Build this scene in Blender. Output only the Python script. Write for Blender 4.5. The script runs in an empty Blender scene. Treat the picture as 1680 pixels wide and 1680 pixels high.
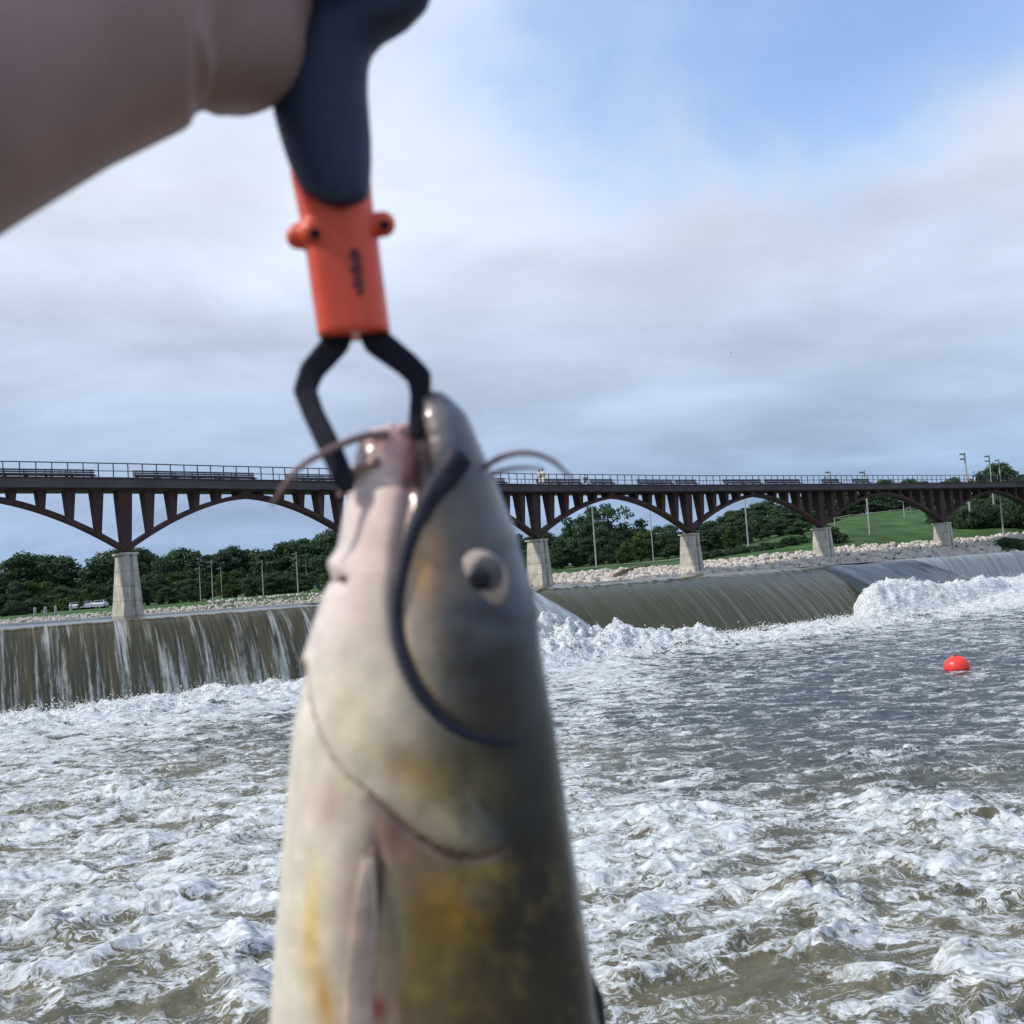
import bpy, bmesh, math, random
import numpy as np
from mathutils import Vector, Matrix, Euler
random.seed(7)
C = bpy.context.scene.collection
S = bpy.context.scene
R = math.radians
# ------------------------------------------------------------------ camera
FPX = 1650.0
CAMZ = 6.4
PITCH = math.atan(109.4/FPX)
ROLL = math.atan(0.0667)
Fv = Vector((0, math.cos(PITCH), math.sin(PITCH)))
Ul = Vector((0, -math.sin(PITCH), math.cos(PITCH)))
Rl = Vector((1, 0, 0))
Rv = Rl*math.cos(ROLL) - Ul*math.sin(ROLL)
Uv = Ul*math.cos(ROLL) + Rl*math.sin(ROLL)
CAM = Vector((0, 0, CAMZ))
cd = bpy.data.cameras.new('camera'); cam = bpy.data.objects.new('camera', cd); C.objects.link(cam)
M = Matrix((Rv, Uv, -Fv)).transposed().to_4x4(); M.translation = CAM
cam.matrix_world = M
cd.sensor_width = 36; cd.lens = 36*FPX/1680.0
cd.clip_start = 0.02; cd.clip_end = 6000
cd.dof.use_dof = True; cd.dof.focus_distance = 70; cd.dof.aperture_fstop = 9.5
S.camera = cam
def ray(px, py): return Fv + Rv*((px-840)/FPX) + Uv*((840-py)/FPX)
def atD(px, py, D): return CAM + ray(px, py)*D
def onz(px, py, z):
    r = ray(px, py); return CAM + r*((z-CAMZ)/r.z)
def yh(px): return 949.4 - 0.0667*(px-840)
def zof(px, py, D): return CAMZ + (yh(px)-py)/FPX*D
def proj(v):
    d = v-CAM; f = d.dot(Fv)
    return 840+FPX*d.dot(Rv)/f, 840-FPX*d.dot(Uv)/f, f
# ------------------------------------------------------------------ sun, sky, exposure
SUN_EL, SUN_AZ = 43.0, 100.0     # azimuth: degrees to the left of the view direction
sd = Vector((-math.sin(R(SUN_AZ))*math.cos(R(SUN_EL)), math.cos(R(SUN_AZ))*math.cos(R(SUN_EL)), math.sin(R(SUN_EL))))
sl = bpy.data.lights.new('sun', 'SUN'); so = bpy.data.objects.new('sun', sl); C.objects.link(so)
sl.energy = 2.1; sl.angle = R(3.0); sl.color = (1.0, .93, .83)
so.rotation_euler = sd.to_track_quat('Z', 'Y').to_euler()
S.view_settings.view_transform = 'Standard'; S.view_settings.look = 'None'
S.view_settings.exposure = 0.80; S.view_settings.gamma = 1.0
W = bpy.data.worlds.new('World'); S.world = W; W.use_nodes = True
class NT:
    def __init__(s, nt): s.t = nt; nt.nodes.clear()
    def n(s, typ, **k):
        o = s.t.nodes.new(typ)
        for a, b in k.items():
            if a == 'inp':
                for i, v in b.items():
                    if isinstance(v, tuple) and len(v) == 2 and hasattr(v[0], 'outputs'): s.t.links.new(v[0].outputs[v[1]], o.inputs[i])
                    elif hasattr(v, 'outputs'): s.t.links.new(v.outputs[0], o.inputs[i])
                    else: o.inputs[i].default_value = v
            else: setattr(o, a, b)
        return o
    def math(s, op, a, b=0.0, c=None, clamp=False):
        d = {0: a, 1: b}
        if c is not None: d[2] = c
        return s.n('ShaderNodeMath', operation=op, use_clamp=clamp, inp=d)
    def vm(s, op, a, b): return s.n('ShaderNodeVectorMath', operation=op, inp={0: a, 1: b})
    def ramp(s, fac, els, interp='LINEAR'):
        o = s.n('ShaderNodeValToRGB', inp={0: fac}); cr = o.color_ramp; cr.interpolation = interp
        while len(cr.elements) < len(els): cr.elements.new(0.5)
        for e, (p, c) in zip(cr.elements, els):
            e.position = p; e.color = (c, c, c, 1) if not isinstance(c, tuple) else (*c, 1)
        return o
    def mix(s, f, a, b, blend='MIX'):
        o = s.n('ShaderNodeMix', data_type='RGBA', blend_type=blend)
        for i, v in ((0, f), (6, a), (7, b)):
            if isinstance(v, tuple) and len(v) == 2 and hasattr(v[0], 'outputs'): s.t.links.new(v[0].outputs[v[1]], o.inputs[i])
            elif hasattr(v, 'outputs'): s.t.links.new(v.outputs[2 if v.bl_idname == 'ShaderNodeMix' else 0], o.inputs[i])
            elif isinstance(v, tuple): o.inputs[i].default_value = (*v, 1) if len(v) == 3 else v
            else: o.inputs[i].default_value = v
        return o
    def noise(s, vec, scale, detail=4, rough=.5, dist=0.0):
        return s.n('ShaderNodeTexNoise', inp={'Vector': vec, 'Scale': scale, 'Detail': detail, 'Roughness': rough, 'Distortion': dist})
def lin(r, g, b):
    f = lambda c: (c/255/12.92) if c/255 <= .04045 else ((c/255+.055)/1.055)**2.4
    return (f(r), f(g), f(b))
w = NT(W.node_tree)
tc = w.n('ShaderNodeTexCoord')
sep = w.n('ShaderNodeSeparateXYZ', inp={0: (tc, 0)})
sky = w.n('ShaderNodeTexSky', sky_type='NISHITA', sun_disc=False, sun_elevation=R(SUN_EL), sun_rotation=R(-SUN_AZ), altitude=200, dust_density=0.7, ozone_density=3.0)
zc = w.math('MAXIMUM', (sep, 2), 0.0)
zd = w.math('ADD', zc, 0.22)
pv = w.n('ShaderNodeCombineXYZ', inp={0: w.math('DIVIDE', (sep, 0), zd), 1: w.math('DIVIDE', (sep, 1), zd), 2: 0.0})
n1 = w.noise(pv, 1.1, 7, .55, .35)
n2 = w.noise(w.vm('MULTIPLY', pv, (1.0, 1.5, 1)), 1.5, 6, .5, .3)
n3 = w.noise(w.vm('ADD', pv, (3.1, 7.7, 0)), .55, 3, .5, .1)
# cloud brightness by height above the horizon
cb = w.ramp(zc, [(0.0, lin(140, 163, 196)), (0.07, lin(147, 168, 198)), (.16, lin(168, 185, 209)), (.27, lin(192, 204, 223)), (.37, lin(212, 220, 234)), (.6, lin(190, 205, 232)), (1, lin(150, 172, 210))])
shade = w.ramp(n2, [(.34, .87), (.47, .96), (.6, 1.05), (.72, 1.10)])
cl = w.mix(1.0, cb, shade, 'MULTIPLY')
shade2 = w.ramp(n1, [(.33, .84), (.5, 1.0), (.66, 1.15)])
cl2 = w.mix(1.0, cl, shade2, 'MULTIPLY')
# blue opening in the upper right
hd = ray(1450, 60).normalized()
dv = w.vm('SUBTRACT', (tc, 0), (hd.x, hd.y, hd.z))
dv2 = w.vm('MULTIPLY', dv, (2.3, 2.3, 5.0))
ln = w.n('ShaderNodeVectorMath', operation='LENGTH', inp={0: dv2})
hole = w.math('ADD', w.math('MULTIPLY', (ln, 1), -1.05), 1.05)
hn = w.math('ADD', hole, w.math('MULTIPLY', w.math('SUBTRACT', n1, 0.5), 2.6))
# a few further openings overhead
op = w.math('MULTIPLY', w.math('SUBTRACT', n3, .58), 5.0)
op = w.math('MULTIPLY', op, w.math('GREATER_THAN', zc, .45))
hole2 = w.math('MAXIMUM', hn, op)
hm = w.ramp(hole2, [(.0, 0.0), (.85, .90)], 'EASE')
bg1 = w.n('ShaderNodeBackground', inp={0: cl2, 1: 1.0}) if False else None
bgc = w.n('ShaderNodeBackground'); w.t.links.new(cl2.outputs[2], bgc.inputs[0]); bgc.inputs[1].default_value = 0.71
skc = w.n('ShaderNodeBackground', inp={0: sky, 1: .15})
msh = w.n('ShaderNodeMixShader', inp={0: hm, 1: bgc, 2: skc})
w.n('ShaderNodeOutputWorld', inp={0: msh})
# ------------------------------------------------------------------ helpers
def link(name, me, parent=None, mat=None):
    o = bpy.data.objects.new(name, me); C.objects.link(o)
    if parent: o.parent = parent
    if mat is not None and me is not None: me.materials.append(mat)
    return o
def tag(o, label=None, cat=None, group=None, kind=None):
    if label: o['label'] = label
    if cat: o['category'] = cat
    if group: o['group'] = group
    if kind: o['kind'] = kind
    return o
def empty(name, loc, rz=0):
    o = bpy.data.objects.new(name, None); C.objects.link(o); o.location = loc; o.rotation_euler = (0, 0, rz); o.empty_display_size = .2
    return o
def npmesh(name, V, F, smooth=True):
    me = bpy.data.meshes.new(name); V = np.asarray(V, dtype=np.float32); F = np.asarray(F, dtype=np.int32)
    me.vertices.add(len(V)); me.vertices.foreach_set('co', V.ravel())
    k = F.shape[1]; me.loops.add(F.size); me.loops.foreach_set('vertex_index', F.ravel())
    me.polygons.add(len(F)); me.polygons.foreach_set('loop_start', np.arange(0, F.size, k, dtype=np.int32))
    me.update(calc_edges=True)
    if smooth: me.polygons.foreach_set('use_smooth', np.ones(len(F), dtype=bool))
    me.validate(); return me
def gridfaces(nr, nc, closed=False):
    i = np.arange(nr-1)[:, None]; j = np.arange(nc if closed else nc-1)[None, :]; j2 = (j+1) % nc
    return np.stack([i*nc+j, i*nc+j2, (i+1)*nc+j2, (i+1)*nc+j], -1).reshape(-1, 4)
def fattr(me, name, vals, typ='FLOAT'):
    a = me.attributes.new(name, typ, 'POINT')
    if typ == 'FLOAT': a.data.foreach_set('value', np.asarray(vals, dtype=np.float32).ravel())
    else: a.data.foreach_set('color', np.asarray(vals, dtype=np.float32).ravel())
class MB:
    def __init__(s): s.v = []; s.f = []
    def add(s, V, F):
        b = len(s.v); s.v += [tuple(x) for x in V]; s.f += [tuple(i+b for i in f) for f in F]; return s
    def box(s, c, d, rz=0, mat=None):
        x, y, z = [q/2 for q in d]; P = [(a, b, e) for a in (-x, x) for b in (-y, y) for e in (-z, z)]
        F = [(0, 1, 3, 2), (4, 6, 7, 5), (0, 4, 5, 1), (2, 3, 7, 6), (0, 2, 6, 4), (1, 5, 7, 3)]
        m = mat or Matrix.Rotation(rz, 3, 'Z'); c = Vector(c)
        return s.add([m @ Vector(p)+c for p in P], F)
    def prism(s, pts8): return s.add(pts8, [(0, 1, 2, 3), (7, 6, 5, 4), (0, 4, 5, 1), (1, 5, 6, 2), (2, 6, 7, 3), (3, 7, 4, 0)])
    def tube(s, pts, rad, n=8, cap=True):
        pts = [Vector(p) for p in pts]; b = len(s.v)
        if not hasattr(rad, '__len__'): rad = [rad]*len(pts)
        prev = None
        for i, p in enumerate(pts):
            t = (pts[min(i+1, len(pts)-1)]-pts[max(i-1, 0)]).normalized()
            if prev is None: a = t.orthogonal().normalized()
            else: a = (prev-t*prev.dot(t)).normalized()
            prev = a; c = t.cross(a)
            for k in range(n):
                th = 2*math.pi*k/n; s.v.append(tuple(p+(a*math.cos(th)+c*math.sin(th))*rad[i]))
        for i in range(len(pts)-1):
            for k in range(n): s.f.append((b+i*n+k, b+i*n+(k+1) % n, b+(i+1)*n+(k+1) % n, b+(i+1)*n+k))
        if cap:
            s.f.append(tuple(b+k for k in reversed(range(n)))); s.f.append(tuple(b+(len(pts)-1)*n+k for k in range(n)))
        return s
    def ball(s, c, r, nu=12, nv=8, rot=None):
        if not hasattr(r, '__len__'): r = (r, r, r)
        V = []; c = Vector(c)
        for i in range(nv+1):
            ph = math.pi*i/nv
            for k in range(nu):
                th = 2*math.pi*k/nu; q = Vector((r[0]*math.sin(ph)*math.cos(th), r[1]*math.sin(ph)*math.sin(th), r[2]*math.cos(ph)))
                V.append((rot @ q if rot else q)+c)
        F = [(i*nu+k, (i+1)*nu+k, (i+1)*nu+(k+1) % nu, i*nu+(k+1) % nu) for i in range(nv) for k in range(nu)]
        return s.add(V, F)
    def mesh(s, name, smooth=False):
        me = bpy.data.meshes.new(name); me.from_pydata(s.v, [], s.f)
        if smooth: me.polygons.foreach_set('use_smooth', [True]*len(me.polygons))
        me.update(); return me
    def build(s, name, mat, parent=None, smooth=False): return link(name, s.mesh(name, smooth), parent, mat)
# numpy gradient noise
_rs = np.random.RandomState(11); _perm = np.tile(_rs.permutation(512), 3); _ga = _rs.rand(512)*2*np.pi
def pn(x, y, seed=0):
    xi = np.floor(x).astype(np.int64); yi = np.floor(y).astype(np.int64); xf = x-xi; yf = y-yi
    def g(a, b, fx, fy):
        h = _perm[(_perm[(a+seed*37) & 511]+b+seed*91) & 511]; t = _ga[h & 511]; return np.cos(t)*fx+np.sin(t)*fy
    u = xf*xf*xf*(xf*(xf*6-15)+10); v = yf*yf*yf*(yf*(yf*6-15)+10)
    a = g(xi, yi, xf, yf); b = g(xi+1, yi, xf-1, yf); c = g(xi, yi+1, xf, yf-1); d = g(xi+1, yi+1, xf-1, yf-1)
    return (a+(b-a)*u)+((c+(d-c)*u)-(a+(b-a)*u))*v
def fbm(x, y, o=4, seed=0, gain=.5):
    s = 0; a = 1
    for i in range(o): s = s+a*pn(x, y, seed+i); x = x*2.03+5.1; y = y*2.03+1.7; a *= gain
    return s
def ridge(x, y, o=3, seed=0, gain=.5):
    s = 0; a = 1
    for i in range(o): s = s+a*(1-np.abs(pn(x, y, seed+i))*1.7); x = x*2.1+3.3; y = y*2.1+8.7; a *= gain
    return s
def sst(a, b, x): t = np.clip((x-a)/(b-a), 0, 1); return t*t*(3-2*t)
def mat(name, col, rough=.7, spec=.4, var=.12, scale=3.0, bump=0.0, bscale=20.0, metal=0.0, coords=3):
    m = bpy.data.materials.new(name); m.use_nodes = True; t = NT(m.node_tree)
    tcn = t.n('ShaderNodeTexCoord')
    ns = t.noise((tcn, coords), scale, 5, .55)
    rr = t.ramp(ns, [(.3, 1-var), (.7, 1+var)])
    cm = t.mix(1.0, tuple(col), rr, 'MULTIPLY')
    p = t.n('ShaderNodeBsdfPrincipled', inp={'Roughness': rough, 'Metallic': metal, 'Specular IOR Level': spec})
    t.t.links.new(cm.outputs[2], p.inputs['Base Color'])
    if bump:
        bn = t.noise((tcn, coords), bscale, 5, .6); b = t.n('ShaderNodeBump', inp={'Height': bn, 'Strength': bump, 'Distance': .05}); t.t.links.new(b.outputs[0], p.inputs['Normal'])
    t.n('ShaderNodeOutputMaterial', inp={0: p}); return m
# ------------------------------------------------------------------ weir lines (world x, y)
POOL = 5.6
WL = [(-82, 30.5), (-56, 45.7), (-30.8, 60.5), (-24.6, 63.8), (-12.9, 71.0)]
WR = [(0.0, 82.4), (12.4, 89.4), (18.4, 93.4), (25.5, 98.9), (31.3, 103.4)]
WF = [(43.0, 110.5), (55, 120), (66, 129.5), (95, 155), (130, 185)]
def resample(P, step):
    P = [Vector(p) for p in P]; out = []; s = 0
    L = [0]
    for a, b in zip(P, P[1:]): L.append(L[-1]+(b-a).length)
    n = max(2, int(L[-1]/step)); xs = np.linspace(0, L[-1], n)
    X = np.interp(xs, L, [p.x for p in P]); Y = np.interp(xs, L, [p.y for p in P])
    for _ in range(6):
        k = max(1, n//60)
        X[k:-k] = (X[2*k:]+X[:-2*k]+2*X[k:-k])/4 if k*2 < n else X[k:-k]; Y[k:-k] = (Y[2*k:]+Y[:-2*k]+2*Y[k:-k])/4 if k*2 < n else Y[k:-k]
    T = np.stack([np.gradient(X), np.gradient(Y)], 1); T /= np.linalg.norm(T, axis=1)[:, None]
    N = np.stack([T[:, 1], -T[:, 0]], 1)   # downstream
    return xs, X, Y, N
def segdist(x, y, P):
    d = np.full(x.shape, 1e9); sg = np.zeros(x.shape)
    for (ax, ay), (bx, by) in zip(P, P[1:]):
        vx, vy = bx-ax, by-ay; L2 = vx*vx+vy*vy
        t = np.clip(((x-ax)*vx+(y-ay)*vy)/L2, 0, 1); qx = ax+t*vx; qy = ay+t*vy
        dd = np.hypot(x-qx, y-qy); side = ((x-ax)*vy-(y-ay)*vx)/math.sqrt(L2)   # + = downstream
        m = dd < d; d = np.where(m, dd, d); sg = np.where(m, side, sg)
    return d, sg
# ------------------------------------------------------------------ water material
def foam_mat(name, scale=1.0):
    m = bpy.data.materials.new(name); m.use_nodes = True; t = NT(m.node_tree)
    tcn = t.n('ShaderNodeTexCoord'); P = (tcn, 3)
    cov = t.n('ShaderNodeAttribute', attribute_name='foam')
    big = t.noise(P, .55*scale, 3, .5)
    wv = t.n('ShaderNodeTexNoise', inp={'Vector': P, 'Scale': .5*scale, 'Detail': 4.0, 'Roughness': .55})
    off = t.vm('SUBTRACT', (wv, 1), (.5, .5, .5)); off = t.n('ShaderNodeVectorMath', operation='SCALE', inp={0: off, 3: 2.6})
    PW = t.vm('ADD', P, off)
    PS = t.vm('MULTIPLY', PW, (.42, 1.0, 1.0))
    a = t.noise(PS, 1.3*scale, 9, .62, .4)
    # lace: thin ridged filaments
    l1 = t.noise(PS, 2.6*scale, 6, .6, 1.2)
    r1 = t.math('SUBTRACT', 1.0, t.math('MULTIPLY', t.math('ABSOLUTE', t.math('SUBTRACT', l1, .5)), 9.0), clamp=True)
    l2 = t.noise(PS, 7.0*scale, 5, .6, .8)
    r2 = t.math('SUBTRACT', 1.0, t.math('MULTIPLY', t.math('ABSOLUTE', t.math('SUBTRACT', l2, .5)), 7.0), clamp=True)
    c0 = t.math('ADD', (cov, 2), t.math('MULTIPLY', t.math('SUBTRACT', big, .5), .7))
    s1 = t.math('ADD', c0, t.math('MULTIPLY', t.math('SUBTRACT', a, .5), 2.6))
    s2 = t.math('ADD', s1, t.math('MULTIPLY', r1, .42)); s3 = t.math('ADD', s2, t.math('MULTIPLY', r2, .30))
    fm = t.ramp(s3, [(.54, 0.0), (.66, .36), (.82, .74), (1.0, 1.0)])
    # tone variety inside the foam: thick white, thin grey-tan
    fn = t.noise(t.vm('MULTIPLY', PS, (.8, 1.3, 1)), 3.2*scale, 9, .68, .5)
    fcol = t.ramp(fn, [(.32, (.20, .21, .18)), (.42, (.38, .41, .41)), (.52, (.56, .60, .62)), (.66, (.74, .77, .78)), (1, (.82, .83, .83))])
    wcol = t.mix(t.ramp(big, [(.3, 0.0), (.7, 1.0)]), (.022, .034, .042), (.040, .050, .048))
    silt = t.n('ShaderNodeAttribute', attribute_name='silt'); wcol = t.mix((silt, 2), wcol, t.mix(t.ramp(big, [(.3, 0.0), (.7, 1.0)]), (.085, .082, .050), (.145, .132, .080)))
    col = t.mix(fm, wcol, fcol)
    p = t.n('ShaderNodeBsdfPrincipled', inp={'Roughness': t.ramp(fm, [(0, .12), (.5, .6), (1, .75)]), 'IOR': 1.33})
    t.t.links.new(col.outputs[2], p.inputs['Base Color'])
    bn = t.noise(PS, 4.5*scale, 6, .6, .5)
    bh = t.math('ADD', t.math('MULTIPLY', bn, .55), t.math('MULTIPLY', fm, .16))
    bh = t.math('ADD', bh, t.math('MULTIPLY', fn, .5))
    b = t.n('ShaderNodeBump', inp={'Height': bh, 'Strength': .6, 'Distance': .13}); t.t.links.new(b.outputs[0], p.inputs['Normal'])
    t.n('ShaderNodeOutputMaterial', inp={0: p}); return m
M_water = foam_mat('river_water', 1.1)
# ------------------------------------------------------------------ lower river surface
def river():
    nr, nc = 900, 1000
    th = np.linspace(-R(43), R(43), nc)[None, :]*np.ones((nr, 1)); rr = (10.0*np.exp(np.linspace(0, math.log(150/10.0), nr)))[:, None]*np.ones((1, nc))
    x = rr*np.sin(th); y = rr*np.cos(th)
    f_ = math.cos(PITCH)*y; px = 840+FPX*x/y; # approximate column
    D = y
    # base line distances
    dL, sL = segdist(x, y, WL); dR, sR = segdist(x, y, WR); dF, sF = segdist(x, y, WF)
    gx = [WL[-1], (-4, 76), WR[0]]; dG, sG = segdist(x, y, gx)
    hx = [WR[-1], (38, 106), WF[0]]; dH, sH = segdist(x, y, hx)
    # wave energy and foam cover by place
    wx = x+1.6*fbm(x/6, y/6, 2, 40); wy = y+1.2*fbm(x/6, y/6, 2, 50)
    def bl(cx, cy, rx, ry, z=0.0):
        c = onz(cx, cy, 0.0)
        ex = onz(cx+rx, cy, 0.0); sx = abs(ex.x-c.x); y0_ = onz(cx, cy-ry, 0.0).y; y1_ = onz(cx, cy+ry, 0.0).y; sy = abs(y0_-y1_)/2
        return np.exp(-((x-c.x)/sx)**2-((y-c.y)/sy)**2)
    Dn = D+9.5*sst(-2, 5, x)+9*fbm(x/11, y/9, 3, 150)+3*pn(x/2.5, y/2, 155); near = sst(46, 27, Dn)
    cov = .15+.14*fbm(x/7, y/3.5, 3, 160)
    cov = cov+.13*near
    left = sst(12, -6, x-.08*D)
    cov = np.maximum(cov, left*.40)
    cov = cov-.30*bl(400, 1215, 130, 45)-.14*bl(1300, 1210, 420, 90)-.10*bl(1500, 1100, 300, 40)
    cov = cov-.30*bl(200, 1640, 330, 60)-.16*bl(120, 1480, 120, 50)-.22*bl(1150, 1630, 260, 50)-.15*bl(1620, 1660, 120, 40)
    cov = cov+.18*bl(1000, 1120, 120, 40)+.12*bl(1100, 1290, 200, 30)+.15*bl(1500, 1400, 200, 60)+.2*bl(1050, 1400, 200, 90)
    cov = cov+.34*np.exp(-(np.maximum(sL-4.5, 0)/9.0)**2)*(sL > -1)
    foamL = np.exp(-(np.abs(sL-4.6)/5.0)**2)*(dL < 30)
    foamR = np.exp(-(np.abs(sR-8.5)/4.0)**2)*sst(3, -1, dR-np.abs(sR))
    foamF = sst(34, 16, dF)*(sF > -2)*sst(90, 96, y+.0*x)
    foamH = sst(15, 7, dH)
    foamG = sst(12, 5, dG)*sst(-11, -5, x)
    big = np.maximum.reduce([foamL, foamR, foamF, foamH, foamG])
    cov = np.maximum(cov, big*1.15)
    E = .62+.48*near+.10*left
    E = E*(1-.25*bl(1300, 1180, 400, 60))
    h = E*(.17*fbm(wx/5.5, wy/4.2, 3, 1)+.13*(ridge(wx/3.6, wy/2.3, 3, 10)-1.15))
    pk = ridge(wx/5.2+9, wy/3.0+2, 4, 23, .5)
    pkm = sst(1.35, 1.8, pk)
    h = h+E*.11*pkm*near+E*.10*pkm
    # isolated boils with a shape of their own
    for (cx, cy, s, a) in [(228, 1310, 1.0, .75), (90, 1535, .6, .62), (180, 1490, 1.0, .42), (1330, 1480, .9, .8), (1575, 1600, .55, .62), (1480, 1330, 1.6, .5), (1230, 1545, .8, .3), (430, 1430, .8, .3), (1600, 1370, 1.8, .55), (60, 1450, 1.1, .4), (1090, 1350, 1.4, .4), (330, 1560, .8, .3), (1440, 1240, 1.4, .3)]:
        c = onz(cx, cy, 0.0); s *= c.y/26
        g = np.exp(-(((x-c.x)/(s*1.3))**2+((y-c.y)/s)**2)**1.1)
        h = h+.62*a*g*(1+.6*fbm(x/.5, y/.5, 3, 60)); cov = cov+.35*g*(.4+pn(x/.7, y/.7, 61))
    h = h+(.03+E*.055)*fbm(wx/1.0, wy/.5, 3, 30)+(.02+E*.022)*ridge(wx/.7, wy/.4, 2, 35)+.010*fbm(x/.22, y/.18, 2, 70)*sst(60, 20, D)
    cov = cov+.20*pkm*near+.14*pkm+.30*h*sst(.1, .4, cov)
    # boiling foam at the foot of the falls
    lump = .55+.7*np.abs(fbm(x/1.7, y/1.7, 3, 80, .5))+.8*np.abs(fbm(x/5, y/5, 2, 85))
    h = h+foamL*.85*lump*sst(1, 3, sL+2)
    h = h+foamR*.85*lump
    h = h+foamG*1.35*lump*sst(-6, 2, sG+2)
    hf = sst(24, 3, dF)*2.6; hf = np.maximum(hf, 3.3*np.exp(-((sH-9.5)/5.0)**2)*sst(13, 8, dH)*sst(30, 34, x))
    h = h+hf*(.72+.30*lump)*(y > 60)+.14*big*fbm(x/.8, y/.8, 3, 140)
    h = np.where((sL < -1) & (x < -12), -.5, h); h = np.where((sR < -1) & (dR < 60) & (x > 1.5) & (x < 33), -.5, h)
    # in front of the camera the photographer's wall stands
    def H(X_, Y_):
        r_ = math.hypot(X_, Y_); a_ = math.atan2(X_, Y_); j = int(round((a_+R(43))/R(86)*(nc-1))); i = int(round(math.log(max(r_, 10.01)/10.0)/math.log(15.0)*(nr-1)))
        return float(h[min(max(i, 0), nr-1), min(max(j, 0), nc-1)])
    global RH; RH = H
    V = np.stack([x, y, h], -1).reshape(-1, 3)
    me = npmesh('river_surface', V, gridfaces(nr, nc)[:, ::-1])
    fattr(me, 'foam', np.clip(cov, -.2, 1.3)); fattr(me, 'silt', np.clip(sst(50, 24, Dn)+.7*left*sst(54, 40, Dn), 0, 1))
    return tag(link('river', me, mat=M_water), kind='structure')
river()
bed = MB().box((0, 60, -1.3), (900, 420, .4)).build('river_bed', mat('bed', (.12, .11, .07))); tag(bed, kind='structure')
# ------------------------------------------------------------------ falls
def fall_mat(name, kind):
    m = bpy.data.materials.new(name); m.use_nodes = True; t = NT(m.node_tree)
    s = t.n('ShaderNodeAttribute', attribute_name='s'); q = t.n('ShaderNodeAttribute', attribute_name='q')
    z = t.n('ShaderNodeAttribute', attribute_name='fallz')
    v = t.n('ShaderNodeCombineXYZ', inp={0: (s, 2), 1: (q, 2), 2: 0.0})
    v1 = t.vm('MULTIPLY', v, (1.0, .10, 1)); v2 = t.vm('MULTIPLY', v, (3.2, .16, 1)); v3 = t.vm('MULTIPLY', v, (7, 2.2, 1))
    a = t.noise(v1, 1.15, 5, .55, .25); b = t.noise(v2, 1.6, 4, .6, .2); c = t.noise(v3, 1.0, 6, .7, .4)
    if kind == 'left':
        wf = t.ramp((z, 2), [(0, .02), (.12, .16), (.5, .42), (1, .62)])
        st = t.math('ADD', t.math('MULTIPLY', t.math('SUBTRACT', a, .5), 2.2), t.math('MULTIPLY', t.math('SUBTRACT', b, .5), 2.3))
        st = t.math('ADD', st, t.math('MULTIPLY', t.math('SUBTRACT', c, .5), t.math('MULTIPLY', (z, 2), 1.9)))
        sn = t.math('SINE', t.math('ADD', t.math('MULTIPLY', (s, 2), 2.7), t.math('MULTIPLY', t.math('SUBTRACT', t.noise(v1, .35, 2, .5), .5), 9.0)))
        rb = t.math('MULTIPLY', t.math('POWER', t.math('MAXIMUM', sn, 0.0), 6.0), .42); st = t.math('ADD', st, rb)
        fm = t.ramp(t.math('ADD', st, t.math('ADD', wf, -.12)), [(.28, 0.0), (.60, .35), (1.0, .80)])
        base = t.mix(t.ramp(b, [(.35, 0.0), (.65, 1.0)]), (.040, .036, .018), (.105, .092, .046)); fc = (.56, .58, .55)
    elif kind == 'right':
        st = t.math('ADD', t.math('MULTIPLY', t.math('SUBTRACT', a, .5), .9), t.math('MULTIPLY', t.math('SUBTRACT', b, .5), .8))
        fm = t.ramp(st, [(.25, 0.0), (.7, .25)]); base = t.mix(t.ramp(b, [(.35, 0.0), (.65, 1.0)]), (.050, .050, .024), (.070, .068, .034)); fc = (.50, .50, .42)
    elif kind == 'slick':
        st = t.math('MULTIPLY', t.math('SUBTRACT', a, .5), 1.2); fm = t.ramp(st, [(.2, 0.0), (.7, .3)]); base = (.035, .05, .055); fc = (.4, .45, .5)
    else:
        st = t.math('ADD', t.math('MULTIPLY', t.math('SUBTRACT', a, .5), 1.8), t.math('MULTIPLY', t.math('SUBTRACT', b, .5), 1.6))
        fm = t.ramp(t.math('ADD', st, .35), [(.15, 0.15), (.5, .55), (.9, .8)]); base = (.09, .10, .085); fc = (.48, .55, .60)
    col = t.mix(fm, base, fc)
    p = t.n('ShaderNodeBsdfPrincipled', inp={'Roughness': t.ramp(fm, [(0, .10), (.6, .5)]), 'IOR': 1.42}); t.t.links.new(col.outputs[2], p.inputs['Base Color'])
    bh = t.math('ADD', t.math('MULTIPLY', b, .6), t.math('MULTIPLY', c, .18 if kind == 'left' else .05))
    bp = t.n('ShaderNodeBump', inp={'Height': bh, 'Strength': .7, 'Distance': .12 if kind != 'right' else .06}); t.t.links.new(bp.outputs[0], p.inputs['Normal'])
    t.n('ShaderNodeOutputMaterial', inp={0: p}); return m
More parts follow.
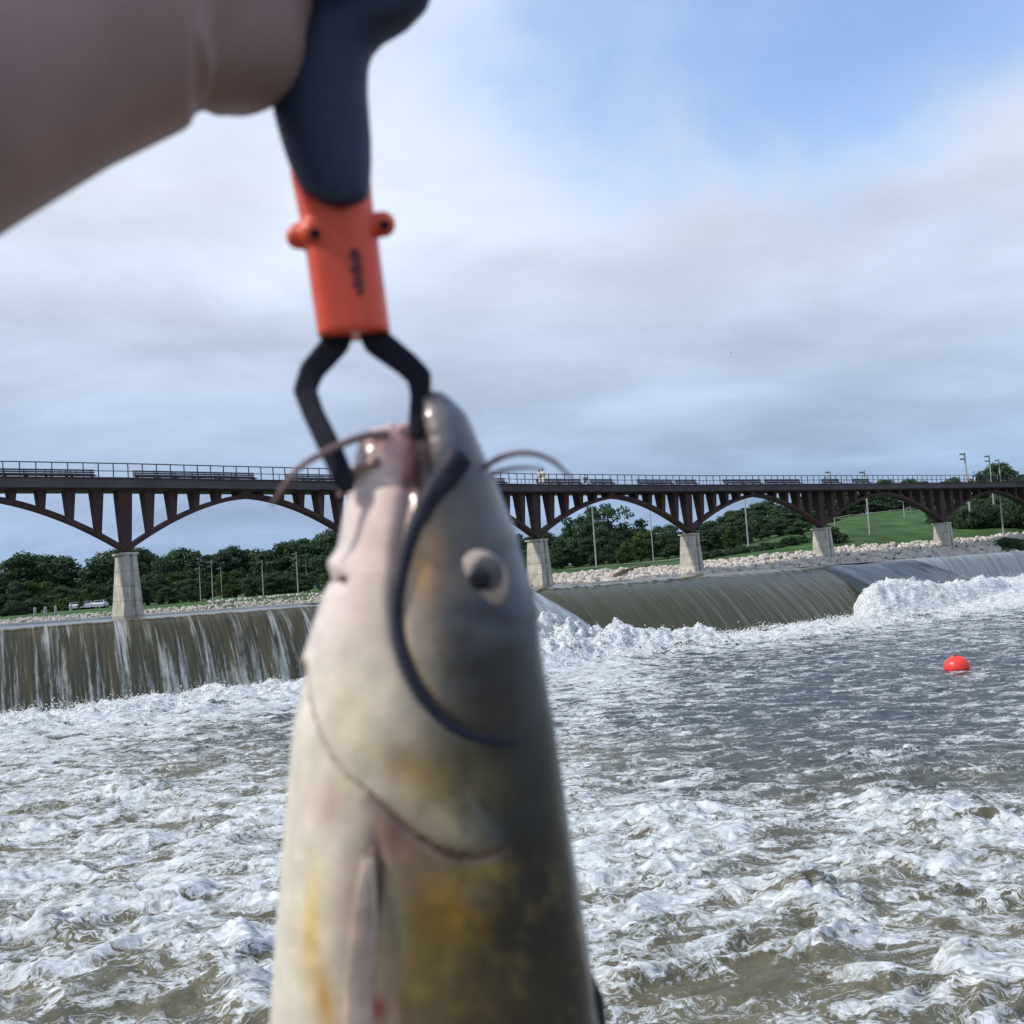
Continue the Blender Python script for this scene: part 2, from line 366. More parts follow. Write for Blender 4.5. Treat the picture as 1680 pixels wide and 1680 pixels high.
def weir(name, P, kind, outmax, pw, lipz, back, zbot=-.5, step=.09, amp=.10):
    xs, X, Y, N = resample(P, step)
    o1 = np.linspace(-back, 0, 30)**1.0; o2 = outmax*np.linspace(0, 1, 70)[1:]
    o = np.concatenate([o1, o2]); zz = np.where(o < 0, POOL-(POOL-lipz)*np.exp(o/1.1), lipz-(lipz-zbot)*np.clip(o/outmax, 0, 1)**pw)
    q = np.concatenate([[0], np.cumsum(np.hypot(np.diff(o), np.diff(zz)))])
    ss, qq = np.meshgrid(xs, q); oo = np.repeat(o[:, None], len(xs), 1); z0 = np.repeat(zz[:, None], len(xs), 1)
    fz = np.clip((lipz-z0)/(lipz-zbot), 0, 1)
    fl = fbm(ss/1.0, qq/9.0, 3, 90)+(.35*np.sin(ss*2.7+2*pn(ss/6, qq/40, 99)) if kind == 'left' else 0)+.5*fbm(ss/.35, qq/7.0, 2, 95)
    ramp_ = sst(-1.5, 1.0, oo)
    d = amp*fl*ramp_*(1+1.3*fz)
    edge = sst(0, 2.5, ss-xs[0])*sst(0, 2.5, xs[-1]-ss) if kind != 'left' else sst(0, 1.5, xs[-1]-ss)
    x = X[None, :]+N[None, :, 0]*(oo+d*fz); y = Y[None, :]+N[None, :, 1]*(oo+d*fz); z = z0+d*(1-fz)*.6-(1-edge)*.8*(oo > -3)
    me = npmesh(name, np.stack([x, y, z], -1).reshape(-1, 3), gridfaces(len(q), len(xs)))
    fattr(me, 's', ss); fattr(me, 'q', qq); fattr(me, 'fallz', fz)
    return tag(link(name, me, mat=fall_mat(name+'_water', kind)), kind='structure')
weir('waterfall', WL, 'left', 4.2, 1.9, 5.46, 5)
weir('waterfall', WR, 'right', 8.0, 1.95, 5.50, 9, amp=.09)
weir('waterfall', WF, 'far', 2.6, 1.7, 5.48, 6, amp=.10)
# chutes between the falls: a smooth tongue of water and a hidden broken one
def chute(A, B, run, zb, kind, back=5, px_=1.3):
    n, k = 70, 70; A = Vector(A); B = Vector(B); t = (B-A).normalized(); N = Vector((t.y, -t.x)); L = (B-A).length
    V = []; s_ = []; q_ = []; f_ = []
    for j in range(k):
        o = -back+(run+back)*j/(k-1); f = max(0, o/run)
        for i in range(n):
            s = min(1, max(0, (i-1)/(n-3))); P = A+(B-A)*s+N*o
            z = POOL-.1-(POOL-zb)*(f**px_)+.10*math.sin(s*17+o*.5)*min(1, f*3)+.07*math.sin(s*9+o*.3)+.05*math.sin(s*31-o*.2)*min(1, f*3)
            if i in (0, n-1): z = -1.2
            V.append((P.x, P.y, z)); s_.append(s*L*.8+o*.25); q_.append(o); f_.append(f)
    me = npmesh('chute', V, gridfaces(k, n)); fattr(me, 's', s_); fattr(me, 'q', q_); fattr(me, 'fallz', f_)
    return tag(link('water_chute', me, mat=fall_mat('chute_water', kind)), kind='structure')
chute((30.9, 103.0), (44.0, 111.6), 10, 1.6, 'slick', px_=1.25)
chute((-13.4, 71), (0.8, 82.6), 13, -.8, 'far', px_=1.3)
# upper pool
def pool():
    xs = np.linspace(-160, 260, 240); V = []
    nr = 60
    Pw = WL+WR+WF
    wy = np.interp(xs, [p[0] for p in Pw], [p[1] for p in Pw])
    rows = []
    for j in range(nr):
        f = j/(nr-1); yy = wy+4.0+f*(60); rows.append(np.stack([xs-1.5, yy, np.full_like(xs, POOL-.02)], -1))
    me = npmesh('pool', np.array(rows).reshape(-1, 3), gridfaces(nr, len(xs)))
    m = bpy.data.materials.new('pool_water'); m.use_nodes = True; t = NT(m.node_tree); tcn = t.n('ShaderNodeTexCoord')
    n = t.noise(t.vm('MULTIPLY', (tcn, 3), (1, 2, 1)), 1.5, 5, .6)
    b = t.n('ShaderNodeBump', inp={'Height': n, 'Strength': .4, 'Distance': .1})
    p = t.n('ShaderNodeBsdfPrincipled', inp={'Base Color': (.1, .1, .06, 1), 'Roughness': .1, 'IOR': 1.33, 'Normal': b}); t.n('ShaderNodeOutputMaterial', inp={0: p})
    tag(link('upper_river', me, mat=m), kind='structure')
pool()
# spray: small drops and flecks thrown up along the foot of the falls
def spray():
    rs = np.random.RandomState(5); mb = MB(); base = bmesh.new(); bmesh.ops.create_icosphere(base, subdivisions=1, radius=1)
    bv = np.array([v.co[:] for v in base.verts]); bf = np.array([[v.index for v in f.verts] for f in base.faces])
    Vs = []; Fs = []; k = 0
    def put(x, y, z, r):
        nonlocal k
        Vs.append(bv*np.array([r*1.2, r, r*rs.uniform(.7, 1.5)])*(1+.35*rs.randn(len(bv), 1)*.6)+[x, y, z]); Fs.append(bf+k); k += len(bv)
    for P, out, n, h in ((WL, 4.3, 7000, 1.0), (WR, 8.0, 3600, 1.0), (WF, 3.2, 3000, 1.2)):
        xs, X, Y, N = resample(P, .05)
        for _ in range(n):
            i = rs.randint(len(xs))
            if P is WL and X[i] < -42: continue
            cl = .5+.5*math.sin(xs[i]*1.1)*math.sin(xs[i]*.37+1)
            o = out+rs.normal(.2, .55); z = abs(rs.normal(0, .20))*h*(.5+.9*cl)+(.75 if P is not WF else 2.6); put(X[i]+N[i, 0]*o, Y[i]+N[i, 1]*o, z, rs.uniform(.008, .034)*(1.25 if P is not WL else 1))
    for P, n, o0, o1 in ((WL, 12000, 4.2, 9.5), (WR, 11000, 7.0, 13), (WF, 9000, 2, 16), ([(-9, 73), (1, 82)], 6000, 2, 12), ([(31.5, 103.4), (42, 110)], 9000, 7, 15)):
        xs, X, Y, N = resample(P, .05)
        for _ in range(n):
            i = rs.randint(len(xs))
            if X[i] < -44: continue
            o = o0+(o1-o0)*rs.rand()**1.7; a, b = X[i]+N[i, 0]*o, Y[i]+N[i, 1]*o; r = rs.uniform(.012, .05)
            put(a, b, RH(a, b)+r*rs.uniform(-.5, .7)+(rs.exponential(.10) if rs.rand() < .05 else 0), r)
    me = npmesh('spray', np.concatenate(Vs), np.concatenate(Fs))
    m = mat('spray_white', (.8, .81, .8), .8, .3, .05)
    tag(link('spray', me, mat=m), 'fine white spray flying up along the foot of the falls', 'spray', kind='stuff')
spray()
# dark ledge stones breaking the foam left of the long smooth fall
# ------------------------------------------------------------------ far bank terrain
M_grass = mat('grass_ground', (.052, .105, .036), .95, .1, .40, .25, .5, 6)
COLS = [ # px, toeD, [(D, z)...]
 (-1400, 74, [(5, 5.95), (60, 6.0), (220, 6.2)]),
 (-400, 78, [(5, 5.95), (60, 6.0), (220, 6.1)]),
 (0, 79, [(5, 5.80), (40, 5.75), (200, 5.7)]),
 (300, 80, [(5, 5.85), (40, 5.95), (200, 6.1)]),
 (560, 86, [(5, 6.05), (50, 6.3), (200, 7.0)]),
 (900, 99, [(7, 6.35), (40, 6.9), (110, 8.2)]),
 (1100, 107, [(7, 6.45), (40, 7.3), (100, 9.5)]),
 (1240, 113, [(7, 7.0), (40, 8.9), (90, 12)]),
 (1390, 120, [(8, 7.55), (35, 11.0), (80, 14.5)]),
 (1520, 127, [(9, 7.5), (40, 11.5), (80, 15.5)]),
 (1600, 132, [(9, 7.7), (40, 12.0), (80, 16)]),
 (1700, 138, [(9, 8.1), (40, 13.0), (80, 18)]),
 (2100, 165, [(9, 9.0), (40, 14.0), (80, 20)]),
 (3400, 200, [(9, 9.0), (40, 14.0), (80, 20)])]
TPX = np.array([c[0] for c in COLS]); 
def tpar(px):
    toe = np.interp(px, TPX, [c[1] for c in COLS]); r = [toe]
    for i in range(3):
        r.append(np.interp(px, TPX, [c[2][i][0] for c in COLS])); r.append(np.interp(px, TPX, [c[2][i][1] for c in COLS]))
    return r
def terr(px, D):
    toe, d1, z1, d2, z2, d3, z3 = tpar(px)
    return float(np.interp(D, [toe-6, toe, toe+d1, toe+d2, toe+d3, toe+d3+400], [4.0, 5.45, z1, z2, z3, z3+3]))
def terrain():
    cols = np.linspace(-1400, 3400, 380); V = []
    fr = np.concatenate([np.linspace(-6, 0, 3), np.linspace(.5, 12, 12), np.linspace(14, 120, 60), np.geomspace(125, 3000, 25)])
    for f in fr:
        for px in cols:
            toe = tpar(px)[0]; D = toe+f; X = (px-840)/FPX*D; z = terr(px, D)
            z += (.10*math.sin(X*.23+D*.11)+.12*math.sin(X*.07-D*.19))*min(1, max(0, f-3)/20)
            V.append((X, D, z))
    tag(link('grass_bank', npmesh('terrain', V, gridfaces(len(fr), len(cols))), mat=M_grass), kind='structure')
terrain()
# pale footpath across the bank
def strip(name, pts, wid, m, dz=.05, seg=60):
    P = []
    for i in range(seg):
        f = i/(seg-1)*(len(pts)-1); a = min(int(f), len(pts)-2); g = f-a
        px = pts[a][0]*(1-g)+pts[a+1][0]*g; D = pts[a][1]*(1-g)+pts[a+1][1]*g
        P.append((px, D))
    V = []
    for (px, D) in P:
        for k in (-.5, 0, .5):
            d = D+k*wid; V.append(((px-840)/FPX*D, d, terr(px, d)+dz+.13))
    return tag(link(name, npmesh(name, V, gridfaces(seg, 3)), mat=m), kind='structure')
M_path = mat('path_paving', (.30, .28, .24), .9, .2, .1)
strip('path', [(860, 150), (960, 148), (1060, 150), (1180, 165)], 1.2, M_path)
strip('path', [(1340, 196), (1420, 197), (1500, 203), (1640, 214)], .8, M_path)
# ------------------------------------------------------------------ rocks
M_rock = mat('pale_limestone', (.50, .46, .41), .9, .2, .30, .7, .6, 5)
def rocks():
    rs = np.random.RandomState(3); protos = []
    for k in range(8):
        bm = bmesh.new(); bmesh.ops.create_icosphere(bm, subdivisions=2, radius=1)
        sx, sy, sz = rs.uniform(.8, 1.25), rs.uniform(.7, 1.1), rs.uniform(.55, .85)
        pl = [(Vector(rs.randn(3)).normalized(), rs.uniform(.5, .8)) for _ in range(9)]
        for v in bm.verts:
            p = v.co.copy()
            for nrm, d in pl:
                e = p.dot(nrm)-d
                if e > 0: p -= nrm*e
            v.co = Vector((p.x*sx, p.y*sy, p.z*sz))
        me = bpy.data.meshes.new('boulder'); bm.to_mesh(me); me.materials.append(M_rock); protos.append(me)
        protos[-1]['a'] = 1
    items = []
    def band(p0, p1, n, f0, f1, s0, s1):
        for _ in range(n):
            px = rs.uniform(p0, p1); toe, d1, *_r = tpar(px); f = rs.uniform(f0, f1); D = toe+f*d1; X = (px-840)/FPX*D
            if 990 < px < 1050 and False: continue
            r = rs.uniform(s0, s1); items.append((X, D, terr(px, D)+r*.18, r, D, px))
    band(860, 1720, 3300, -.15, 1.02, .26, .52)
    band(1720, 2100, 260, -.1, 1.0, .3, .6)
    band(-200, 560, 1500, -.1, .95, .10, .20)
    for _ in range(60):   # loose pale stones strewn over the left lawn
        px = rs.uniform(330, 530); toe = tpar(px)[0]; D = toe+rs.uniform(10, 45); items.append(((px-840)/FPX*D, D, terr(px, D)+.12, rs.uniform(.14, .30), D, px))
    items.sort(key=lambda i: -(i[3]/i[4]) if 870 < i[5] < 1680 else 1)
    arr = []
    for j, (X, D, z, r, _, px) in enumerate(items):
        e = Euler((rs.uniform(0, 6), rs.uniform(-.4, .4), rs.uniform(0, 6))); me = protos[j % 8]
        if j < 300:
            o = bpy.data.objects.new('boulder', me); C.objects.link(o); o.location = (X, D, z); o.rotation_euler = e; o.scale = (r, r, r)
            tag(o, 'pale limestone boulder in the rock bank beyond the falls, right of the fish', 'boulder', 'limestone boulders of the far bank')
        else:
            m3 = np.array(e.to_matrix())*r; vv = np.array([v.co[:] for v in me.vertices]) @ m3.T+[X, D, z]; arr.append((vv, np.array([p.vertices[:] for p in me.polygons])))
    Vs = []; Fs = []; k = 0
    for v, f in arr: Vs.append(v); Fs.append(f+k); k += len(v)
    me = npmesh('riprap', np.concatenate(Vs), np.concatenate(Fs), smooth=False)
    tag(link('riprap', me, mat=M_rock), 'pale broken limestone rubble lining the far bank', 'riprap', kind='stuff')
rocks()
# ------------------------------------------------------------------ bridge
M_steel = mat('weathered_steel', (.050, .030, .027), .75, .3, .35, .6, .2, 3)
M_fascia = mat('deck_fascia', (.075, .074, .078), .7, .3, .2, .5)
M_rail = mat('rail_paint', (.030, .032, .040), .55, .4, .1)
def concrete(name, col):
    m = bpy.data.materials.new(name); m.use_nodes = True; t = NT(m.node_tree); tcn = t.n('ShaderNodeTexCoord')
    a = t.noise((tcn, 3), 1.2, 6, .6); b = t.noise(t.vm('MULTIPLY', (tcn, 3), (3, 3, .5)), 1.5, 5, .65)
    sp = t.n('ShaderNodeSeparateXYZ', inp={0: (tcn, 3)})
    fr = t.math('FRACT', t.math('DIVIDE', (sp, 2), 1.05)); jl = t.ramp(fr, [(0, .55), (.045, 1.0), (.955, 1.0), (1.0, .55)])
    c = t.mix(1.0, col, t.ramp(a, [(.3, .72), (.7, 1.2)]), 'MULTIPLY'); c = t.mix(1.0, c, t.ramp(b, [(.35, .75), (.55, 1.05)]), 'MULTIPLY'); c = t.mix(1.0, c, jl, 'MULTIPLY')
    p = t.n('ShaderNodeBsdfPrincipled', inp={'Roughness': .9}); t.t.links.new(c.outputs[2], p.inputs['Base Color'])
    bp = t.n('ShaderNodeBump', inp={'Height': b, 'Strength': .4, 'Distance': .05}); t.t.links.new(bp.outputs[0], p.inputs['Normal'])
    t.n('ShaderNodeOutputMaterial', inp={0: p}); return m
M_conc = concrete('pier_concrete', (.46, .44, .38))
PIERS = [(-60.5, 46.5), (-43.5, 59.2), (-27.8, 71.7), (-13.2, 84.6), (2.08, 98), (19.1, 110.6), (37.2, 122.3), (57.2, 134.9), (77, 147), (97, 159)]
ZR, ZDT, ZDB, ZPT = 16.35, 15.22, 14.62, 10.05
bridge = empty('arched_bridge', (2.08, 98, POOL)); tag(bridge, 'long dark steel footbridge of shallow arches on pale concrete piers across the river', 'bridge')
BO = Vector((2.08, 98, POOL))
def bp_(v): return Vector(v)-BO
def bpos(n):   # n in pier units
    i = min(max(int(math.floor(n)), 0), len(PIERS)-2); f = n-i; a = Vector((*PIERS[i], 0)); b = Vector((*PIERS[i+1], 0)); return a.lerp(b, f)
def bdir(n):
    a = bpos(max(0, n-.3)); b = bpos(min(len(PIERS)-1, n+.3)); t = (b-a).normalized(); return t, Vector((t.y, -t.x, 0))
NB = len(PIERS)-1
up = Vector((0, 0, 1))
for i in range(1, len(PIERS)):
    t, nn = bdir(i); P = Vector((*PIERS[i], 0))
    mb = MB(); z0, z1 = (POOL-1.2 if i < 7 else 5.0), ZPT-.14
    def quad(z, dp, wd): return [P+up*z+nn*a+t*b for a, b in ((.35+dp*.42, -wd), (.35+dp*.42, wd), (.35-dp*.58, wd), (.35-dp*.58, -wd))]
    q0 = [bp_(v) for v in quad(z0, 2.45, .78)]; q1 = [bp_(v) for v in quad(z1, 1.85, .42)]; mb.prism(q0+q1)
    pr = mb.build('pier', M_conc, bridge)
    # raised end rib that leaves the shadow groove, and the cap
    g = MB(); a0 = .35+2.45*.42; a1 = .35+1.85*.42
    for sgn in (-1, 1):
        g.prism([bp_(P+up*z+nn*(a+e)+t*(b)) for z, a, w_ in ((z0, a0, .78), (z1, a1, .42)) for e, b in ((-.01, sgn*w_), (.16, sgn*w_), (.16, sgn*w_*.25), (-.01, sgn*w_*.25))])
    g.build('pier_rib', M_conc, pr)
    cpb = MB(); cpb.prism([bp_(v) for v in quad(ZPT-.14, 2.3, .55)]+[bp_(v) for v in quad(ZPT, 2.3, .55)]); cpb.build('pier_cap', M_conc, pr)
NC = 11
def arch_z(f): # underside of the rib, f 0..1 over span
    s = abs(2*f-1); return 14.0-(14.0-ZPT-.05)*(s**1.85*.86+s*.14)
for i in range(NB):
    P0 = Vector((*PIERS[i], 0)); P1 = Vector((*PIERS[i+1], 0)); t = (P1-P0).normalized(); nn = Vector((t.y, -t.x, 0)); L = (P1-P0).length
    span = MB(); n = 36; prev = None
    for k in range(n):     # arch rib
        def sec(f):
            z = arch_z(f); P = P0+t*(L*f); tk = .34; return [P+up*z+nn*.58, P+up*z-nn*.35, P+up*(z+tk)-nn*.45, P+up*(z+tk)+nn*.6]
        a = sec(k/n); b = sec((k+1)/n); span.prism([bp_(v) for v in a]+[bp_(v) for v in b])
    span.build('arch_rib', M_steel, bridge)
    for c in range(NC):
        f = (c+.0)/NC
        if c == 0: f = 0.0
        P = P0+t*(L*f); zb = arch_z(f)+.25; zt = ZDB-.02; hh = zt-zb; a = .17 if c else .36
        top = 1.10; bot = .55; wt = top; kk = min(1, hh/4.2); wb = top-(top-bot)*kk
        V = []
        col = MB()
        for z, dp, fr_, a in ((zb, wb, .55, .18 if c else .34), (zt, wt, .55+.12*kk, .24+.20*kk if c else .5)):
            V += [bp_(P+up*z+nn*x_+t*b_) for x_, b_ in ((fr_, -a), (fr_, a), (fr_-dp, a), (fr_-dp, -a))]
        col.prism(V); col.build('spandrel_column', M_steel, bridge)
# deck and railing per bridge: continuous sections
def along(n0, n1, step):
    out = []; L = 20.9; k = int((n1-n0)*L/step)
    return [n0+(n1-n0)*j/k for j in range(k+1)]
deck = MB()
for i in range(NB):
    P0 = Vector((*PIERS[i], 0)); P1 = Vector((*PIERS[i+1], 0)); _, na = bdir(i); _, nb = bdir(i+1)
    deck.prism([bp_(P+up*z+n_*x_) for P, n_ in ((P0, na), (P1, nb)) for z, x_ in ((ZDB, 1.35), (ZDT, 1.5), (ZDT, -2.9), (ZDB, -2.7))])
deck.build('deck', M_fascia, bridge)
tp = MB()
for i in range(NB):
    P0 = Vector((*PIERS[i], 0)); P1 = Vector((*PIERS[i+1], 0)); _, na = bdir(i); _, nb = bdir(i+1)
    tp.prism([bp_(P+up*z+n_*x_) for P, n_ in ((P0, na), (P1, nb)) for z, x_ in ((ZDB-.13, 1.0), (ZDB-.004, 1.0), (ZDB-.004, .7), (ZDB-.13, .7))])
    tp.prism([bp_(P+up*z+n_*x_) for P, n_ in ((P0, na), (P1, nb)) for z, x_ in ((ZDT+.004, 1.58), (ZDT+.10, 1.58), (ZDT+.10, 1.3), (ZDT+.004, 1.3))])
tp.build('deck_edge', M_steel, bridge)
for i in range(NB):
    r = MB(); P0 = Vector((*PIERS[i], 0)); P1 = Vector((*PIERS[i+1], 0)); _, na = bdir(i); _, nb = bdir(i+1); L = (P1-P0).length; k = int(L/.98)
    for z, th in ((ZR, .07), (ZDT+.58, .05)):
        r.prism([bp_(P+up*(z+dz)+n_*(1.42+x_)) for P, n_ in ((P0, na), (P1, nb)) for dz, x_ in ((-th, -.03), (0, -.03), (0, .03), (-th, .03))])
    for j in range(k):
        P = P0.lerp(P1, j/k)+na.lerp(nb, j/k)*1.42; r.box(bp_(P+up*((ZDT+ZR-.07)/2)), (.06, .06, ZR-.07-ZDT), math.atan2(na.y, na.x))
        if (i*k+j) % 7 in (0, 1, 2):
            P = P0.lerp(P1, (j+.5)/k)+na.lerp(nb, j/k)*1.42; r.box(bp_(P+up*(ZDT+.29)), (.04, .04, .58), math.atan2(na.y, na.x))
    r.build('railing', M_rail, bridge)
# benches on the deck
M_bench = mat('bench_wood_grey', (.055, .052, .058), .7, .3, .15)
def n_at(px):
    lo, hi = 0.0, float(NB)
    for _ in range(40):
        m_ = (lo+hi)/2; P = bpos(m_); q = 840+FPX*P.x/P.y
        if q < px: lo = m_
        else: hi = m_
    return lo
def make_bench(L=3.2):
    r = empty('bench', (0, 0, 0)); a = MB()
    for k in range(3): a.box((0, -.18+.18*k, .44), (L, .14, .05))
    a.build('seat', M_bench, r); b = MB()
    for k in range(3): b.box((0, .33+.03*k, .58+.15*k), (L, .04, .11))
    b.build('backrest', M_bench, r)
    for x in (-L/2+.25, 0, L/2-.25):
        l = MB(); l.box((x, -.12, .205), (.07, .07, .41)); l.box((x, .2, .205), (.07, .07, .41)); l.box((x, .37, .62), (.05, .03, .45)); l.build('leg', M_rail, r)
    return r
b0 = make_bench()
bxs = [12, 80, 123, 262, 297, 363, 397, 508, 540, 820, 912, 945, 999, 1075, 1098, 1137, 1215, 1245, 1282, 1310, 1375, 1425]
bl_ = ['cut off by the left picture edge', 'left half of the long pair left of the leftmost pier', 'right half of the long pair left of the leftmost pier', 'first bench right of the leftmost pier', 'second bench right of the leftmost pier', 'third bench right of the leftmost pier, over the arch crown', 'fourth bench right of the leftmost pier', 'just left of the black gripper jaw, farther from it', 'just left of the black gripper jaw, nearly touching it', 'just right of the fish snout', 'right beside the two walkers', 'second bench right of the two walkers', 'beside the seated person', 'left one over the first arch right of the fish', 'right one over the first arch right of the fish', 'just right of the second pier right of the fish', 'left one over the second arch right of the fish', 'right one over the second arch right of the fish', 'second-last bench before the parked bicycle', 'last bench before the parked bicycle', 'behind the short lamp, just right of the bicycle', 'rightmost bench on the bridge, by the tall flood light']
for k, px in enumerate(bxs):
    if k == 0: o = b0
    else:
        o = b0.copy(); C.objects.link(o)
        for ch in b0.children: c = ch.copy(); C.objects.link(c); c.parent = o
    n = n_at(px); t, nn = bdir(n); P = bpos(n)-nn*.5; o.location = (P.x, P.y, ZDT); o.rotation_euler = (0, 0, math.atan2(t.y, t.x))
    tag(o, 'dark bench on the bridge, '+bl_[k], 'bench', 'benches along the footbridge')
# people on the bridge
M_skin2 = mat('skin_far', (.38, .24, .18), .6, .4, .05)
def person(px, shirt, trou, label, off=.6, seated=False, h=1.72):
    n = n_at(px); t, nn = bdir(n); P = bpos(n)+nn*off; o = empty('person', (P.x, P.y, ZDT), math.atan2(t.y, t.x)); tag(o, label, 'person')
    sk = MB(); k = h/1.75
    if not seated:
        for s in (-1, 1): sk.tube([(0+s*.12, s*.09, .04), (s*.05, s*.09, .48), (0, s*.09, .9)], [.05, .065, .085], 8)
        sk.tube([(0, 0, .88), (0, 0, 1.15), (0, 0, 1.42), (0, 0, 1.5)], [.14, .13, .17, .06], 10)
        for s in (-1, 1): sk.tube([(0, s*.19, 1.42), (-s*.08, s*.24, 1.12), (-s*.02, s*.24, .88)], [.055, .045, .035], 8)
        sk.tube([(0, 0, 1.47), (0, 0, 1.58)], [.055, .05], 8); sk.ball((.01, 0, 1.64), (.095, .08, .12))
    else:
        for s in (-1, 1): sk.tube([(.05, s*.1-.45, .04), (.03, s*.1-.42, .45), (0, .1, .5)], [.05, .065, .09], 8)
        sk.tube([(0, .1, .46), (0, .08, .8), (0, .05, 1.05), (0, .05, 1.12)], [.15, .14, .17, .06], 10)
        for s in (-1, 1): sk.tube([(s*.2, .05, 1.03), (s*.24, -.05, .75), (s*.12, -.3, .6)], [.055, .045, .035], 8)
        sk.tube([(0, .05, 1.1), (0, .02, 1.2)], [.055, .05], 8); sk.ball((0, .01, 1.27), (.08, .095, .12))
    b = sk.build('body', M_skin2, o, True); b.scale = (k, k, k)
    sh = MB(); pa = MB(); dz = 0 if not seated else -.38
    sh.tube([(0, .06*(seated), .9+dz), (0, .06*seated, 1.15+dz), (0, .05*seated, 1.40+dz), (0, .05*seated, 1.47+dz)], [.165, .155, .195, .09], 12)
    if not seated:
        for s in (-1, 1): sh.tube([(0, s*.17, 1.43), (-s*.05, s*.235, 1.2)], [.075, .062], 8); pa.tube([(s*.08, s*.09, .3), (s*.05, s*.09, .48), (0, s*.09, .93)], [.078, .09, .115], 8)
    else:
        for s in (-1, 1): sh.tube([(s*.18, .05, 1.05), (s*.23, -.03, .82)], [.075, .062], 8); pa.tube([(.05, s*.1-.44, .2), (.03, s*.1-.42, .46), (0, .12, .52)], [.07, .085, .12], 8)
    a = sh.build('shirt', mat('shirt', shirt), o, True); a.scale = (k, k, k); c = pa.build('trousers', mat('trousers', trou), o, True); c.scale = (k, k, k)
    hr = MB().ball((-.01 if not seated else 0, 0 if not seated else .03, 1.67 if not seated else 1.30), (.105, .09, .105)).build('hair', mat('hair', (.05, .035, .025)), o, True); hr.scale = (k, k, k)
person(884, (.75, .68, .66), (.55, .42, .38), 'person in pale pink walking on the bridge, left of the pair', .5, h=1.66)
person(891.5, (.80, .80, .80), (.62, .60, .58), 'person in white walking on the bridge, right of the pair', .3, h=1.8)
person(968, (.10, .11, .13), (.35, .36, .40), 'person in dark top seated on a bridge bench', -.35, seated=True)
person(1598, (.15, .42, .72), (.5, .5, .52), 'person in a light blue top at the right end of the bridge', .4)
# parked bicycle
def bicycle(px):
    n = n_at(px); t, nn = bdir(n); P = bpos(n)+nn*.7; o = empty('bicycle', (P.x, P.y, ZDT), math.atan2(t.y, t.x)); tag(o, 'dark bicycle parked against the railing between the benches of the bridge', 'bicycle')
    for x in (-.52, .52):
        w_ = MB(); w_.tube([(x+.34*math.cos(a), 0, .35+.34*math.sin(a)) for a in np.linspace(0, 2*math.pi, 25)], .03, 6, False)
        for a in np.linspace(0, math.pi, 7)[:-1]: w_.tube([(x+.32*math.cos(a), 0, .35+.32*math.sin(a)), (x-.32*math.cos(a), 0, .35-.32*math.sin(a))], .006, 4)
        w_.build('wheel', M_rail, o)
    f = MB()
    for a, b in (((-.52, .35), (-.15, .85)), ((-.52, .35), (-.02, .32)), ((-.02, .32), (-.18, .95)), ((-.02, .32), (.38, .82)), ((-.16, .82), (.36, .88)), ((.52, .35), (.35, .98))): f.tube([(a[0], 0, a[1]), (b[0], 0, b[1])], .025, 6)
    f.build('frame', mat('bike_paint', (.25, .26, .3)), o); MB().box((-.19, 0, .97), (.26, .12, .06)).build('saddle', M_rail, o); MB().tube([(.4, -.28, 1.0), (.33, 0, .98), (.4, .28, 1.0)], .02, 6).build('handlebar', M_rail, o)
bicycle(1352)
# ------------------------------------------------------------------ trees
def leaf_mat(name, c1, c2):
    m = bpy.data.materials.new(name); m.use_nodes = True; t = NT(m.node_tree); tcn = t.n('ShaderNodeTexCoord'); oi = t.n('ShaderNodeObjectInfo')
    n = t.noise((tcn, 3), .8, 4, .6); n2_ = t.noise((tcn, 3), 6, 2, .5)
    f = t.math('ADD', t.math('MULTIPLY', n, .9), t.math('MULTIPLY', n2_, .35)); c = t.mix(t.ramp(f, [(.42, 0.0), (.82, 1.0)]), c1, c2)
    v = t.math('ADD', .72, t.math('MULTIPLY', (oi, 5), .5)); c = t.mix(1.0, c, t.n('ShaderNodeCombineXYZ', inp={0: v, 1: v, 2: v}), 'MULTIPLY')
    p = t.n('ShaderNodeBsdfPrincipled', inp={'Roughness': .75, 'Specular IOR Level': .15}); t.t.links.new(c.outputs[2], p.inputs['Base Color'])
    tr = t.n('ShaderNodeBsdfTranslucent'); t.t.links.new(c.outputs[2], tr.inputs[0])
    mx = t.n('ShaderNodeMixShader', inp={0: .2, 1: p, 2: tr}); t.n('ShaderNodeOutputMaterial', inp={0: mx}); return m
M_leafD = leaf_mat('leaves_dark', (.024, .054, .034), (.075, .122, .056)); M_leafL = leaf_mat('leaves_light', (.035, .070, .022), (.095, .135, .040)); M_bark = mat('bark', (.09, .07, .055), .9, .2, .2)
